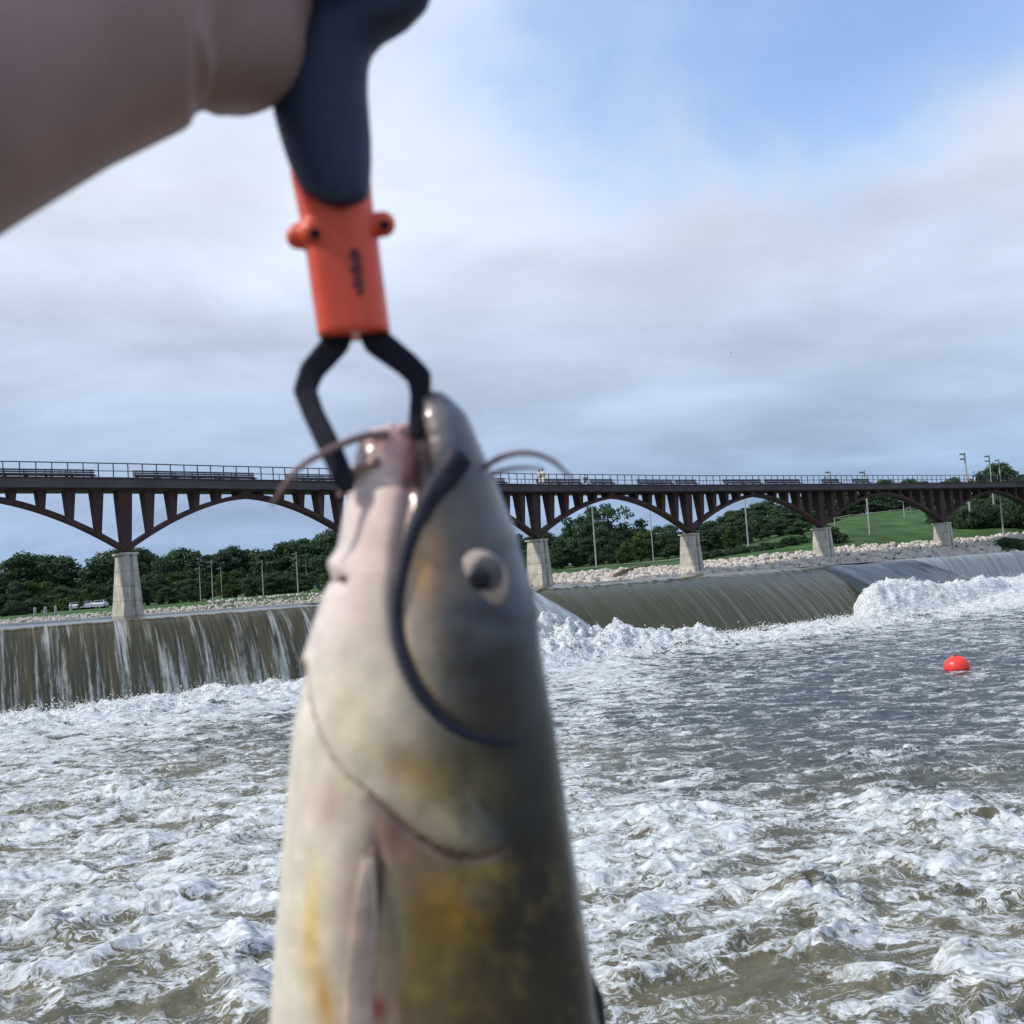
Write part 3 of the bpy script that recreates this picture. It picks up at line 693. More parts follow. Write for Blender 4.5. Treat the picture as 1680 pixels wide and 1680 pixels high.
def tree_proto(seed, shape, leafm, nleaf=5200):
    rs = np.random.RandomState(seed); H = 10.0
    r = bpy.data.objects.new('proto', None)
    tr = MB(); wf_ = 1; top = {'round': 5.5, 'tall': 7.5, 'cone': 8.5, 'bush': 2.0, 'open': 7.5}[shape]
    if shape == 'bush': tr.tube([(0, 0, -.3), (.1, 0, 1), (0, .1, 2)], [.2, .12, .05], 6)
    else: tr.tube([(0, 0, -.5), (.1, 0, 1.5), (-.05, .1, 4), (.1, 0, top)], [.36, .25, .17, .05], 8)
    cl = []
    for k in range({'round': 46, 'tall': 46, 'cone': 40, 'bush': 34, 'open': 30}[shape]):
        for _ in range(50):
            z = rs.uniform(.12, 1); a = rs.uniform(0, 6.283); q = rs.uniform(0.1, 1)**.55
            if shape == 'round': R_ = 3.6*math.sin(math.pi*min(1, (z*.93+.07)))**.6*(1+.2*math.sin(3*a+seed))
            elif shape == 'tall': R_ = 2.6*math.sin(math.pi*(z*.9+.05))**.55*(1+.25*math.sin(2*a+seed))
            elif shape == 'cone': R_ = 2.2*(1.05-z)**.8+.15
            elif shape == 'bush': R_ = 4.6*math.cos(z*1.35)**.6
            else: R_ = 4.0*math.sin(math.pi*(z*.85+.1))**.7*(1+.3*math.sin(2*a+seed))
            break
        z0_ = {'round': .1, 'tall': .1, 'cone': .5, 'bush': 0.0, 'open': 2.2}[shape]; zz = z0_+(H-1.0-z0_)*z if shape != 'bush' else 3.6*z
        cl.append((R_*q*math.cos(a), R_*q*math.sin(a), zz, rs.uniform(.6, 1.25)*(1.0 if shape != 'cone' else .75)))
    for (x, y, z, rad) in cl[::3]:
        if shape != 'bush': zb = max(1.0, z-2.2); tr.tube([(0, 0, min(zb, top)), (x*.5, y*.5, zb+(z-zb)*.4), (x, y, z)], [.11, .07, .02], 5)
    W_ = np.array([c[3]**2 for c in cl]); W_ /= W_.sum(); idx = rs.choice(len(cl), nleaf, p=W_); Cc = np.array(cl)[idx]
    d = rs.randn(nleaf, 3); d /= np.linalg.norm(d, axis=1)[:, None]; rad = Cc[:, 3:4]*rs.uniform(.5, 1.12, (nleaf, 1))
    P = Cc[:, :3]+d*rad*np.array([1.1, 1.1, .8]); nrm = d+rs.randn(nleaf, 3)*.55+[0, 0, .3]; nrm /= np.linalg.norm(nrm, axis=1)[:, None]
    a = np.cross(nrm, rs.randn(nleaf, 3)); a /= np.linalg.norm(a, axis=1)[:, None]; b = np.cross(nrm, a); s = rs.uniform(.10, .26, (nleaf, 1)); s2 = s*rs.uniform(.55, 1, (nleaf, 1))
    V = np.stack([P-a*s, P-b*s2, P+a*s, P+b*s2], 1).reshape(-1, 3); Fc = np.arange(nleaf*4).reshape(-1, 4)
    return tr.mesh('trunk'), npmesh('crown', V, Fc, smooth=False), leafm
PR = {k: tree_proto(*v) for k, v in {'round': (1, 'round', M_leafD), 'round2': (2, 'round', M_leafD), 'tall': (3, 'tall', M_leafD), 'tall2': (4, 'tall', M_leafD), 'cone': (5, 'cone', M_leafL), 'young': (6, 'tall', M_leafL), 'bush': (7, 'bush', M_leafD), 'bush2': (9, 'bush', M_leafL), 'open': (8, 'open', M_leafD, 3400)}.items()}
for t_, c_, l_ in PR.values(): t_.materials.append(M_bark); c_.materials.append(l_)
def tree(kind, px, top, D, wf=1.0, name='tree'):
    X = (px-840)/FPX*D; z = terr(px, D); zt = zof(px, top, D); h = max(2.5, zt-z); wf = max(wf, (8.5 if D > 180 else 6.0)/h) if not kind.startswith(('bush', 'cone', 'young', 'open')) else wf
    t_, c_, _ = PR[kind]; e = empty(name, (X, D, z-.1), random.uniform(0, 6.28)); s = h/(4.3 if kind.startswith('bush') else 9.6)
    a = link('trunk' if name == 'tree' else 'stem', t_, e); b = link('crown', c_, e); e.scale = (s*wf, s*wf, s); return e
TR = []
def interp_top(tab, px): return float(np.interp(px, [a for a, _ in tab], [b for _, b in tab]))
topL = [(-400, 930), (-60, 938), (0, 938), (30, 908), (50, 904), (75, 912), (95, 912), (120, 925), (150, 925), (175, 905), (200, 898), (225, 896), (245, 918), (270, 912), (293, 900), (320, 908), (345, 912), (370, 898), (400, 898), (440, 898), (455, 886), (475, 884), (495, 878), (520, 874), (545, 866), (600, 862), (850, 868)]
rsx = random.Random(4)
px = -120
while px < 620:
    top = interp_top(topL, px); D = rsx.uniform(215, 250); TR.append(('back left', tree(rsx.choice(['round', 'round2', 'tall', 'tall2', 'round']), px+rsx.uniform(-3, 3), top+rsx.uniform(-4, 5), D, rsx.uniform(1.1, 1.4)), px)); px += rsx.uniform(17, 23)
px = -100
while px < 600:
    top = interp_top(topL, px); b_ = yh(px)+2; top2 = top+(b_-top)*rsx.uniform(.35, .55); TR.append(('middle left', tree(rsx.choice(['round', 'tall', 'round2', 'young']), px, top2, rsx.uniform(185, 205), rsx.uniform(.9, 1.3)), px)); px += rsx.uniform(20, 28)
for px_, tp_, k_ in [(88, 975, 'cone'), (113, 977, 'cone'), (126, 976, 'cone'), (140, 974, 'cone'), (100, 985, 'bush2'), (255, 968, 'young'), (270, 962, 'round'), (308, 957, 'round2'), (366, 956, 'young'), (404, 948, 'tall'), (436, 945, 'round'), (462, 944, 'round'), (486, 940, 'round2'), (525, 940, 'young'), (20, 985, 'bush'), (48, 980, 'round2')]:
    TR.append(('front left', tree(k_, px_, tp_, 168+rsx.uniform(-6, 8), 1.0), px_))
topR = [(640, 862), (860, 878), (880, 868), (900, 880), (925, 872), (1010, 868), (1060, 866), (1080, 858), (1100, 862), (1120, 872), (1150, 852), (1190, 838), (1215, 828), (1240, 824), (1265, 820), (1290, 822), (1330, 812), (1380, 800), (1430, 800), (1450, 786), (1500, 785), (1540, 790), (1570, 778), (1590, 790), (1612, 768), (1640, 758), (1660, 770), (1690, 776), (1760, 770), (1900, 765)]
px = 640
while px < 1860:
    top = interp_top(topR, px); D = rsx.uniform(212, 240); TR.append(('back right', tree(rsx.choice(['round', 'round2', 'tall', 'tall2']), px, top+rsx.uniform(-3, 6), D, rsx.uniform(1.2, 1.5)), px)); px += rsx.uniform(15, 21)
for px_, tp_, D_ in [(948, 846, 175), (970, 828, 172), (996, 824, 176), (984, 862, 168)]: TR.append(('big clump', tree('open' if px_ != 984 else 'round', px_, tp_, D_, 1.0), px_))
px = 874
while px < 1350:
    top = interp_top(topR, px); TR.append(('middle right', tree(rsx.choice(['round', 'tall', 'round2', 'tall2', 'round']), px, top+rsx.uniform(12, 30), rsx.uniform(178, 200), rsx.uniform(1.1, 1.4)), px)); px += rsx.uniform(16, 23)
for px_, tp_, k_, D_ in [(872, 895, 'round', 160), (897, 900, 'young', 165), (915, 892, 'round2', 158), (938, 884, 'round', 160), (962, 880, 'round', 158), (1004, 885, 'round2', 162), (1022, 886, 'young', 158), (1012, 905, 'young', 152), (1045, 872, 'young', 165), (1062, 868, 'young', 168), (1090, 870, 'round', 166), (1112, 880, 'round2', 165),
     (1145, 880, 'round2', 150), (1162, 868, 'tall', 152), (1185, 862, 'round', 155), (1197, 860, 'young', 148), (1215, 850, 'round', 165), (1245, 846, 'round2', 170), (1275, 850, 'round', 172), (1300, 850, 'tall', 168), (1312, 862, 'round2', 158), (1358, 855, 'round', 180), (1395, 838, 'round', 205), (1440, 836, 'round2', 205), (1480, 834, 'round', 206), (1350, 890, 'bush', 135), (1520, 838, 'bush', 205)]:
    TR.append(('front right', tree(k_, px_, tp_, D_, 1.05), px_))
kinds = {'back left': 'tall dark back-row tree of the left wood', 'middle left': 'mid-height middle-row tree of the left wood', 'front left': 'low front-edge tree of the left wood', 'back right': 'tall dark back-row tree right of the fish', 'middle right': 'mid-height middle-row tree right of the fish', 'big clump': 'open-crowned tree of the tall clump under the arch', 'front right': 'smaller front-row tree right of the fish'}
OUT = [t for t in TR if t[2] < -8 or t[2] > 1690 or 565 < t[2] < 855]; TR = [t for t in TR if t not in OUT]
for _, e, px in OUT: tag(e, 'dark tree of the wood hidden behind the hanging fish' if 0 < px < 1000 else ('dark tree of the wood past the left picture edge' if px < 0 else 'dark tree of the wood past the right picture edge'), 'tree', 'trees of the far wood out of sight')
ORD = ['first', 'second', 'third', 'fourth', 'fifth', 'sixth', 'seventh', 'eighth', 'ninth', 'tenth', 'eleventh', 'twelfth', 'thirteenth', 'fourteenth', 'fifteenth', 'sixteenth', 'seventeenth', 'eighteenth', 'nineteenth', 'twentieth']
def ordi(n): return ORD[n] if n < 20 else ('twenty-'+ORD[n-20] if n < 29 else ('thirtieth' if n == 29 else ('thirty-'+ORD[n-30] if n < 39 else ('fortieth' if n == 39 else ('forty-'+ORD[n-40] if n < 49 else ('fiftieth' if n == 49 else 'fifty-'+ORD[n-50]))))))
for g in kinds:
    L_ = sorted([t for t in TR if t[0] == g], key=lambda t: t[2])
    for i, (_, e, px) in enumerate(L_): tag(e, f'{kinds[g]}, {ordi(i)} from left', 'tree', 'trees of the far bank: '+g)
SH = []
for k in range(34):
    px = 1545+k*9.5+rsx.uniform(-5, 5) if k < 24 else 1130+(k-24)*20; D = rsx.uniform(150, 176) if k < 24 else 128+(k-24)*1.2
    X = (px-840)/FPX*D; z = terr(px, D); h = rsx.uniform(2.2, 3.6) if k < 24 else rsx.uniform(.9, 1.5); kind = 'bush2' if k in (14, 15, 16) else 'bush'
    t_, c_, _ = PR[kind]; e = empty('shrub', (X, D, z-.1), rsx.uniform(0, 6)); link('stem', t_, e); link('crown', c_, e); s = h/4.3; e.scale = (s, s, s); SH.append((e, px, k < 24))
for fl, txt in ((True, 'dense shrub on the slope right of the last visible pier'), (False, 'low shrub behind the rocks between the middle piers')):
    for i, (e, px, _) in enumerate(sorted([s for s in SH if s[2] == fl], key=lambda s: s[1])): tag(e, f'{txt}, {ordi(i)} from left', 'shrub', 'shrubs on the bank')
# dark shrubs growing on the rocks at far right
for i, px in enumerate((1645, 1662, 1680)):
    D = 137; t_, c_, _ = PR['bush']; e = empty('shrub', ((px-840)/FPX*D, D, terr(px, D)-.05)); link('stem', t_, e); link('crown', c_, e); e.scale = (.42, .42, .36); tag(e, 'low dark shrub on the pale rocks at the far right, '+['left', 'middle', 'right'][i]+' one', 'shrub', 'shrubs on the rocks')
# ------------------------------------------------------------------ lamp poles, cars, bollards, log
M_pole = mat('pole_grey', (.34, .34, .33), .6, .4, .1); M_lamp = mat('lamp_housing', (.16, .16, .17), .5, .4, .1)
def lamp(px, top, D, label, r=.16, heads=2, base=None):
    X = (px-840)/FPX*D; z = terr(px, D) if base is None else base; h = zof(px, top, D)-z; e = empty('light_pole', (X, D, z-.2)); tag(e, label, 'light pole', 'flood light poles of the far bank')
    r = r*.62; MB().tube([(0, 0, 0), (0, 0, h+.2)], [r, r*.7], 8).build('pole', M_pole, e)
    for k in range(heads):
        hd_ = MB(); hd_.box((-.45, 0, h-.1-.75*k), (.55, .35, .2)); hd_.tube([(0, 0, h-.2-.75*k), (-.3, 0, h-.15-.75*k)], .05, 6); hd_.build('lamp_head', M_lamp, e)
lamp(322, 930, 160, 'slim grey light pole before the left wood, left of a close pair', .13, 1)
lamp(342, 919, 160, 'taller grey light pole before the left wood, right of a close pair', .15, 2)
lamp(357, 930, 190, 'small distant grey light pole in the left wood beside the taller one', .12, 1)
lamp(425, 919, 160, 'grey light pole before the left wood, centred between two others', .14, 1)
lamp(482, 906, 160, 'tallest grey light pole before the left wood, nearest the fish', .17, 2)
lamp(497, 926, 190, 'small grey light pole in the left wood just left of the fish', .13, 1)
lamp(972, 830, 150, 'pale pole in front of the big tree clump under the arch', .2, 0)
lamp(1066, 800, 160, 'thin pale pole reaching behind the first arch right of the fish', .14, 0)
lamp(1223, 800, 145, 'pale pole standing below the second arch right of the fish', .2, 0)
lamp(1367, 771, 150, 'short lamp top showing above the bridge beside the bicycle', .12, 1)
lamp(1423, 771, 142, 'tall pole on the grass slope below the third arch right of the fish', .22, 1)
lamp(1482, 812, 175, 'short floodlight pole on top of the green hill', .16, 2)
lamp(1493, 830, 190, 'smallest lamp pole on top of the green hill', .14, 1)
lamp(1590, 741, 152, 'tallest floodlight pole above the right end of the bridge', .28, 2)
lamp(1630, 745, 165, 'middle floodlight pole above the right end of the bridge', .22, 2)
lamp(1645, 752, 182, 'rightmost floodlight pole above the right end of the bridge', .2, 2)
lamp(1641, 812, 143, 'pale pole rising from the rocks at far right', .2, 0)
M_glass = mat('car_glass', (.02, .025, .03), .1, .6, .05); M_tyre = mat('tyre', (.02, .02, .02))
def car(px, D, rz, col, label):
    X = (px-840)/FPX*D; e = empty('parked_car', (X, D, terr(px, D)+.15), rz); tag(e, label, 'car', 'cars parked before the left wood')
    b = MB(); prof = [(-2.2, .35), (-2.2, .85), (-1.9, .95), (-1.5, 1.0), (-.9, 1.42), (.5, 1.42), (1.2, 1.0), (2.0, .88), (2.2, .6), (2.2, .35)]
    n = len(prof); V = [(x, s*(.88 if z < 1.1 else .66), z) for s in (-1, 1) for x, z in prof]; F = [tuple(range(n))[::-1], tuple(range(n, 2*n))]+[(i, (i+1) % n, n+(i+1) % n, n+i) for i in range(n)]
    b.add(V, F).build('body', col, e)
    g = MB(); 
    for s in (-1, 1): g.add([(-1.25, s*.86, 1.03), (-.8, s*.70, 1.36), (.45, s*.70, 1.36), (1.0, s*.86, 1.03)], [(0, 1, 2, 3)])
    g.add([(1.17, -.78, 1.04), (1.17, .78, 1.04), (.56, .62, 1.40), (.56, -.62, 1.40)], [(0, 1, 2, 3)]); g.add([(-1.47, -.78, 1.04), (-1.47, .78, 1.04), (-.95, .62, 1.40), (-.95, -.62, 1.40)], [(0, 1, 2, 3)])
    g.build('window', M_glass, e)
    for x in (-1.35, 1.35):
        for s in (-1, 1): MB().tube([(x, s*.72, .32), (x, s*.92, .32)], .32, 14).build('wheel', M_tyre, e)
M_cw = mat('car_white', (.75, .76, .78), .3, .5, .03); M_cg = mat('car_silver', (.35, .36, .38), .3, .5, .03)
car(30, 176, 1.3, M_cg, 'silver car parked at the far left below the wood'); car(117, 172, 1.9, M_cw, 'white car parked left of the leftmost pier, farthest left of three')
car(137, 172, 1.8, M_cw, 'white car parked left of the leftmost pier, middle of three'); car(158, 172, 1.75, M_cw, 'white car parked left of the leftmost pier, nearest the pier'); car(534, 180, 1.4, M_cw, 'white van-like car parked on the lawn at the fish edge')
for i, px in enumerate((50, 67, 84, 109)):
    D = 110; MBp = MB(); X = (px-840)/FPX*D; o = MBp.tube([(0, 0, -.2), (0, 0, .9), (0, 0, .98)], [.16, .14, .02], 10).build('bollard', M_pole); o.location = (X, D, terr(px, D)); tag(o, f'grey concrete bollard below the left wood, {ORD[i]} from the left', 'bollard', 'bollards on the left bank')
# driftwood on the rocks
lg = MB(); pts = []
for f in np.linspace(0, 1, 12):
    px_ = 1000+58*f; D_ = tpar(px_)[0]+.6+9.5*f; pts.append(Vector(((px_-840)/FPX*D_, D_, terr(px_, D_)+.42+.10*math.sin(f*7))))
lg.tube(pts, np.linspace(.24, .10, 12), 9); lg.tube([pts[5], pts[5]+Vector((1.2, -.2, .7))], [.09, .03], 6)
tag(lg.build('driftwood_log', mat('driftwood', (.20, .15, .10), .9, .2, .3, 1.5, .5, 8), None, True), 'long brown driftwood trunk lying up the pale rock bank', 'log')
# bird
bd = MB(); bd.ball((0, 0, 0), (.28, .08, .07), 8, 6); bd.add([(0, 0, 0), (-.12, .5, .18), (.12, .45, .16), (.15, 0, .02)], [(0, 1, 2, 3)]); bd.add([(0, 0, 0), (-.12, -.5, .18), (.12, -.45, .16), (.15, 0, .02)], [(0, 1, 2, 3)])
bo = bd.build('bird', M_rail); bo.location = atD(1199, 578, 300); tag(bo, 'tiny dark bird flying alone in the grey sky', 'bird')
# ------------------------------------------------------------------ buoy
bc = onz(1570, 1096, .15); e = empty('buoy', (bc.x, bc.y, .12)); tag(e, 'red ball buoy floating on the dark water right of the fish', 'buoy'); e.rotation_euler = (R(4), R(-5), 0); e.scale = (.95, .95, .95)
M_red = mat('buoy_red', (.80, .045, .03), .35, .5, .06)
MB().ball((0, 0, .12), (.68, .68, .60), 40, 26).build('float', M_red, e, True)
MB().tube([(.681*math.cos(a), .681*math.sin(a), .12) for a in np.linspace(0, 2*math.pi, 49)], .022, 6, False).build('seam', M_red, e, True)
MB().tube([(0, 0, .66), (0, 0, .84)], [.10, .075], 12).build('cap', mat('buoy_cap', (.25, .05, .04), .5), e, True)
# ================================================================== FOREGROUND: hand, gripper, fish
def remesh(parts_mb, vox, smooth=6, name='m'):
    me = parts_mb.mesh('tmp'); o = bpy.data.objects.new('tmp', me); C.objects.link(o)
    m = o.modifiers.new('r', 'REMESH'); m.mode = 'VOXEL'; m.voxel_size = vox; m.use_smooth_shade = True
    s = o.modifiers.new('s', 'SMOOTH'); s.iterations = smooth; s.factor = .5
    dg = bpy.context.evaluated_depsgraph_get(); dg.update(); out = bpy.data.meshes.new_from_object(o.evaluated_get(dg)); out.name = name
    bpy.data.objects.remove(o, do_unlink=True); out.polygons.foreach_set('use_smooth', [True]*len(out.polygons)); return out
FD = .50
def fp(px, py, dz=0.0): # point at the fish plane, dz metres toward the camera
    return atD(px, py, FD-dz)
PXM = FD/FPX   # metres per px
# ---- fish body
SY = [690, 740, 790, 850, 900, 940, 960, 1000, 1080, 1180, 1300, 1450, 1680, 1900, 2200, 2600, 2900, 3050]
SLx = [640, 612, 580, 564, 556, 543, 540, 528, 510, 486, 475, 463, 448, 450, 480, 560, 620, 650]
SRx = [700, 745, 790, 830, 852, 864, 870, 880, 890, 908, 927, 950, 986, 990, 960, 860, 780, 760]
def loft(mb, rows, n=40):
    b = len(mb.v)
    for (y, l, r, th, zc_) in rows:
        cx = (l+r)/2; hw = (r-l)/2
        for k in range(n):
            a = 2*math.pi*k/n; ca, sa = math.cos(a), math.sin(a)
            ex = math.copysign(abs(ca)**.88, ca); ez = math.copysign(abs(sa)**.88, sa)
            mb.v.append(tuple(fp(cx+hw*ex, y, zc_)-Fv*(ez*th)))
    m = len(rows)
    for i in range(m-1):
        for k in range(n): mb.f.append((b+i*n+k, b+i*n+(k+1) % n, b+(i+1)*n+(k+1) % n, b+(i+1)*n+k))
    mb.f.append(tuple(b+k for k in range(n))); mb.f.append(tuple(b+(m-1)*n+k for k in reversed(range(n))))
fm_ = MB(); rows = []
for y in np.concatenate([np.arange(800, 1700, 20), np.arange(1720, 3050, 45)]):
    l = float(np.interp(y, SY, SLx)); r_ = float(np.interp(y, SY, SRx)); th = (r_-l)/2*PXM*float(np.interp(y, [800, 900, 1100, 1500, 2200, 3050], [.95, .92, .88, .80, .7, .35])); rows.append((y, l, r_, th, 0.0))
loft(fm_, rows)
def blob(px, py, rx, ry, th=None, dz=0, rot=0):
    th = th if th is not None else rx*.9; Rm = Matrix((Rv, -Fv, Uv)).transposed()
    rr_ = Matrix.Rotation(rot, 3, 'Y'); fm_.ball(fp(px, py, dz), (rx*PXM, th*PXM, ry*PXM), 28, 18, rot=Rm @ rr_)
# lower jaw (pale) and upper jaw (dark snout)
def chain(pts, k=10):
    for (a, b) in zip(pts, pts[1:]):
        for j in range(k+1):
            f = j/k; v = [a[i]*(1-f)+b[i]*f for i in range(5)]; blob(v[0], v[1], v[2], v[2], v[3], v[4])
loft(fm_, [(y, l, r_, (r_-l)/2*PXM*1.15, 0.0) for y, l, r_ in [(694, 642, 664), (699, 626, 674), (708, 606, 681), (722, 592, 686), (745, 583, 689), (790, 573, 692), (830, 567, 698), (870, 561, 712), (920, 552, 730)]])
chain([(714, 668, 29, 32, .002), (730, 705, 44, 52, .002), (745, 760, 52, 74, .001), (762, 840, 66, 100, 0), (772, 900, 80, 120, 0)])
# tail
blob(715, 3170, 150, 150, 14)
fme = remesh(fm_, .0017, 16, 'catfish')
co = np.zeros(len(fme.vertices)*3, dtype=np.float32); fme.vertices.foreach_get('co', co); co = co.reshape(-1, 3)
no = np.zeros(len(fme.vertices)*3, dtype=np.float32); fme.vertices.foreach_get('normal', no); no = no.reshape(-1, 3)
cam_ = np.array(CAM); d = co-cam_; fz = d @ np.array(Fv); dpt = fz-FD
# silhouette-consistent coordinates of the fish plane (orthographic along the body axis of view, shared by both flanks)
PX = 840+FPX*(d @ np.array(Rv))/fz; PY = 840-FPX*(d @ np.array(Uv))/fz
def polyd(P, sgn=False):
    dd = np.full(PX.shape, 1e9); sd_ = np.zeros(PX.shape); tt = np.zeros(PX.shape); n = len(P)-1
    for i, ((ax, ay), (bx, by)) in enumerate(zip(P, P[1:])):
        vx, vy = bx-ax, by-ay; L2 = vx*vx+vy*vy; t = np.clip(((PX-ax)*vx+(PY-ay)*vy)/L2, 0, 1); q = np.hypot(PX-ax-t*vx, PY-ay-t*vy); s = ((PX-ax)*vy-(PY-ay)*vx)/math.sqrt(L2)
        m = q < dd; dd = np.where(m, q, dd); sd_ = np.where(m, s, sd_); tt = np.where(m, (i+t)/n, tt)
    return dd, sd_, tt
def smoothpl(P, it=3):
    for _ in range(it):
        Q = [P[0]]
        for a, b in zip(P, P[1:]): Q += [(a[0]*.75+b[0]*.25, a[1]*.75+b[1]*.25), (a[0]*.25+b[0]*.75, a[1]*.25+b[1]*.75)]
        P = Q+[P[-1]]
    return P
GILL = smoothpl([(512, 1090), (516, 1150), (535, 1215), (570, 1270), (622, 1308), (662, 1350), (712, 1388), (770, 1404), (822, 1396), (858, 1350), (872, 1280)])
gd, gs, gt = polyd(GILL)      # gs < 0 on the head side?
CHK = smoothpl([(672, 800), (655, 880), (645, 980), (655, 1060), (690, 1140), (745, 1195), (835, 1222)])
cd_, cs_, ct_ = polyd(CHK)
def G(cx, cy, rx, ry, rot=0, p=1.0):
    c, s = math.cos(rot), math.sin(rot); x = (PX-cx)*c+(PY-cy)*s; y = -(PX-cx)*s+(PY-cy)*c; return np.exp(-((x/rx)**2+(y/ry)**2)**p)
front = sst(-.15, .25, -(no @ np.array(Fv)))+sst(-.15, .25, (no @ np.array(Fv)))
inside = (PY < np.interp(PX, [p[0] for p in GILL], [p[1] for p in GILL]))
disp = np.zeros(PX.shape)
step = np.where(inside, 1.0, 0.0)*np.exp(-gd/70.0)
gfade = 1-sst(.66, .86, gt); disp += (.0042*step-.0030*np.exp(-(gd/9.0)**2)*np.where(inside, .15, 1.0))*gfade
disp += .0028*G(770, 1080, 90, 110)+.0030*G(640, 1180, 70, 90)+.0022*G(700, 960, 40, 90)-.0036*np.exp(-(cd_/11.0)**2)*(1-sst(.62, .95, ct_))
disp += .0018*G(790, 950, 74, 82)-.0010*G(795, 1020, 60, 22, .2)-.0025*G(735, 900, 24, 60)
disp += -.006*G(694, 770, 9, 70, -.05)
disp += -.004*G(618, 1440, 12, 60)+.003*G(560, 1500, 45, 130)+.0025*G(750, 1460, 70, 60)-.0028*G(545, 950, 22, 14)+.0022*G(548, 925, 14, 18)
disp += .0006*fbm(PX/80, PY/100, 2, 100)+.0035*fbm(PX/16, PY/15, 3, 103)*G(645, 708, 62, 34)
disp *= np.clip(front, 0, 1)
fme.vertices.foreach_set('co', (co+no*disp[:, None]).astype(np.float32).ravel())
# pigment, with the shadow below the gill edge painted in
def L3(r, g, b): return np.array(lin(r, g, b))
lft = np.interp(PY, SY, SLx); rgt = np.interp(PY, SY, SRx); u = (PX-lft)/(rgt-lft)+.05*fbm(PX/70, PY/110, 3, 110)
def rampc(u, st):
    ps = [s[0] for s in st]; return np.stack([np.interp(u, ps, [L3(*s[1])[i] for s in st]) for i in range(3)], -1)
colT = rampc(u, [(0, (236, 222, 214)), (.22, (228, 208, 196)), (.38, (210, 186, 168)), (.46, (150, 132, 112)), (.60, (86, 76, 66)), (.78, (58, 58, 62)), (1, (66, 75, 92))])
colM = rampc(u, [(0, (236, 228, 214)), (.3, (228, 214, 194)), (.45, (205, 184, 156)), (.58, (122, 112, 88)), (.74, (36, 38, 38)), (1, (20, 27, 35))])
colB = rampc(u, [(0, (236, 230, 214)), (.18, (226, 216, 198)), (.33, (190, 166, 142)), (.42, (128, 108, 78)), (.60, (104, 90, 52)), (.72, (38, 37, 32)), (1, (17, 22, 27))])
k1 = sst(1000, 1130, PY)[:, None]; k2 = sst(1310, 1430, PY)[:, None]; col = colT*(1-k1)+colM*k1; col = col*(1-k2)+colB*k2
def paint(w_, c, a=1.0):
    global col
    w_ = np.clip(w_*a, 0, 1)[:, None]; col = col*(1-w_)+L3(*c)*w_
nz = fbm(PX/30, PY/36, 4, 120)
jaw = (PX < 690)
# lower lip pinks
paint(G(655, 725, 40, 36), (206, 146, 148), .8); paint(G(668, 780, 18, 62), (186, 118, 124), .85); paint(G(600, 728, 48, 14, -.25), (190, 128, 128), .75); paint(G(612, 762, 34, 12, -.7), (180, 132, 124), .6)
paint(G(600, 850, 40, 80), (232, 205, 200), .6); paint(G(640, 930, 40, 80), (232, 210, 190), .5)
# snout
paint(G(712, 690, 26, 60, -.1), (140, 130, 128), .8); paint(G(755, 700, 26, 50, -.4), (92, 96, 110), .7); paint(G(700, 740, 14, 40), (160, 150, 140), .6)
paint(G(742, 770, 46, 46), (40, 44, 66), .85); paint(G(715, 800, 22, 50), (44, 48, 70), .7)
paint(G(760, 850, 55, 50), (104, 95, 88), .5); paint(G(697, 925, 28, 66, .08), (190, 142, 76), .9); paint(G(690, 1060, 34, 90), (168, 156, 140), .6)
paint(G(705, 1065, 20, 45), (196, 174, 146), .5); paint(G(805, 1010, 60, 34), (70, 78, 96), .6)
paint(G(800, 1020, 60, 22, .1), (60, 64, 76), .5); paint(G(790, 1110, 76, 90), (44, 41, 42), .85); paint(G(800, 1165, 50, 30), (58, 48, 38), .6); paint(G(722, 1150, 40, 30, .6), (140, 126, 116), .4)
paint(G(870, 1050, 22, 160), (74, 84, 98), .5)
# gill cover
paint(G(600, 1190, 60, 90), (232, 216, 178), .6); paint(G(690, 1270, 60, 34, .7), (206, 164, 100), .9); paint(G(715, 1330, 70, 22, .65), (208, 184, 140), .75); paint(G(770, 1290, 60, 50), (116, 106, 66), .7)
paint(np.exp(-(cd_/8.0)**2)*(1-sst(.75, 1, ct_)), (46, 44, 62), .55)
paint(np.exp(-(gd/6.0)**2)*gfade, (150, 120, 104), .7); paint(np.exp(-(gd/22.0)**2)*(~inside)*(gt > .38)*(gt < .80), (122, 76, 66), .8)  # reddish gill tissue, its colour darkened to hold the shadow under the edge
paint(G(640, 1370, 36, 60, -.4), (128, 84, 72), .75); paint(G(545, 1320, 24, 40), (206, 160, 140), .5); paint(G(575, 1290, 30, 20), (240, 226, 190), .5)
paint(G(619, 1460, 8, 60), (46, 32, 40), .85); paint(G(602, 1600, 9, 160), (226, 206, 190), .45)
paint(G(514, 1520, 17, 95, .06), (234, 206, 120), .9); paint(G(534, 1640, 18, 70, -.12), (206, 156, 66), .9)
paint(G(750, 1490, 44, 60, .45), (192, 146, 44), .85); paint(G(690, 1560, 50, 60), (148, 122, 48), .6); paint(G(800, 1428, 38, 16), (170, 144, 70), .8); paint(G(778, 1470, 28, 24), (128, 122, 112), .6)
paint(G(650, 1500, 16, 90, -.1), (128, 128, 104), .7); paint(G(690, 1630, 24, 14), (176, 146, 60), .55); paint(G(800, 1640, 90, 70), (104, 84, 52), .6)
paint(G(578, 1480, 26, 120), (196, 170, 152), .6); paint(sst(.10, .45, nz)*sst(.45, .7, u)*sst(1180, 1300, PY), (58, 54, 36), .55)
paint(sst(.12, .5, fbm(PX/22, PY/30, 3, 131))*sst(.45, .6, u), (44, 44, 44), .35); paint(sst(.05, .5, fbm(PX/55, PY/70, 3, 133))*sst(.4, .6, u)*sst(1380, 1450, PY), (150, 124, 60), .32)
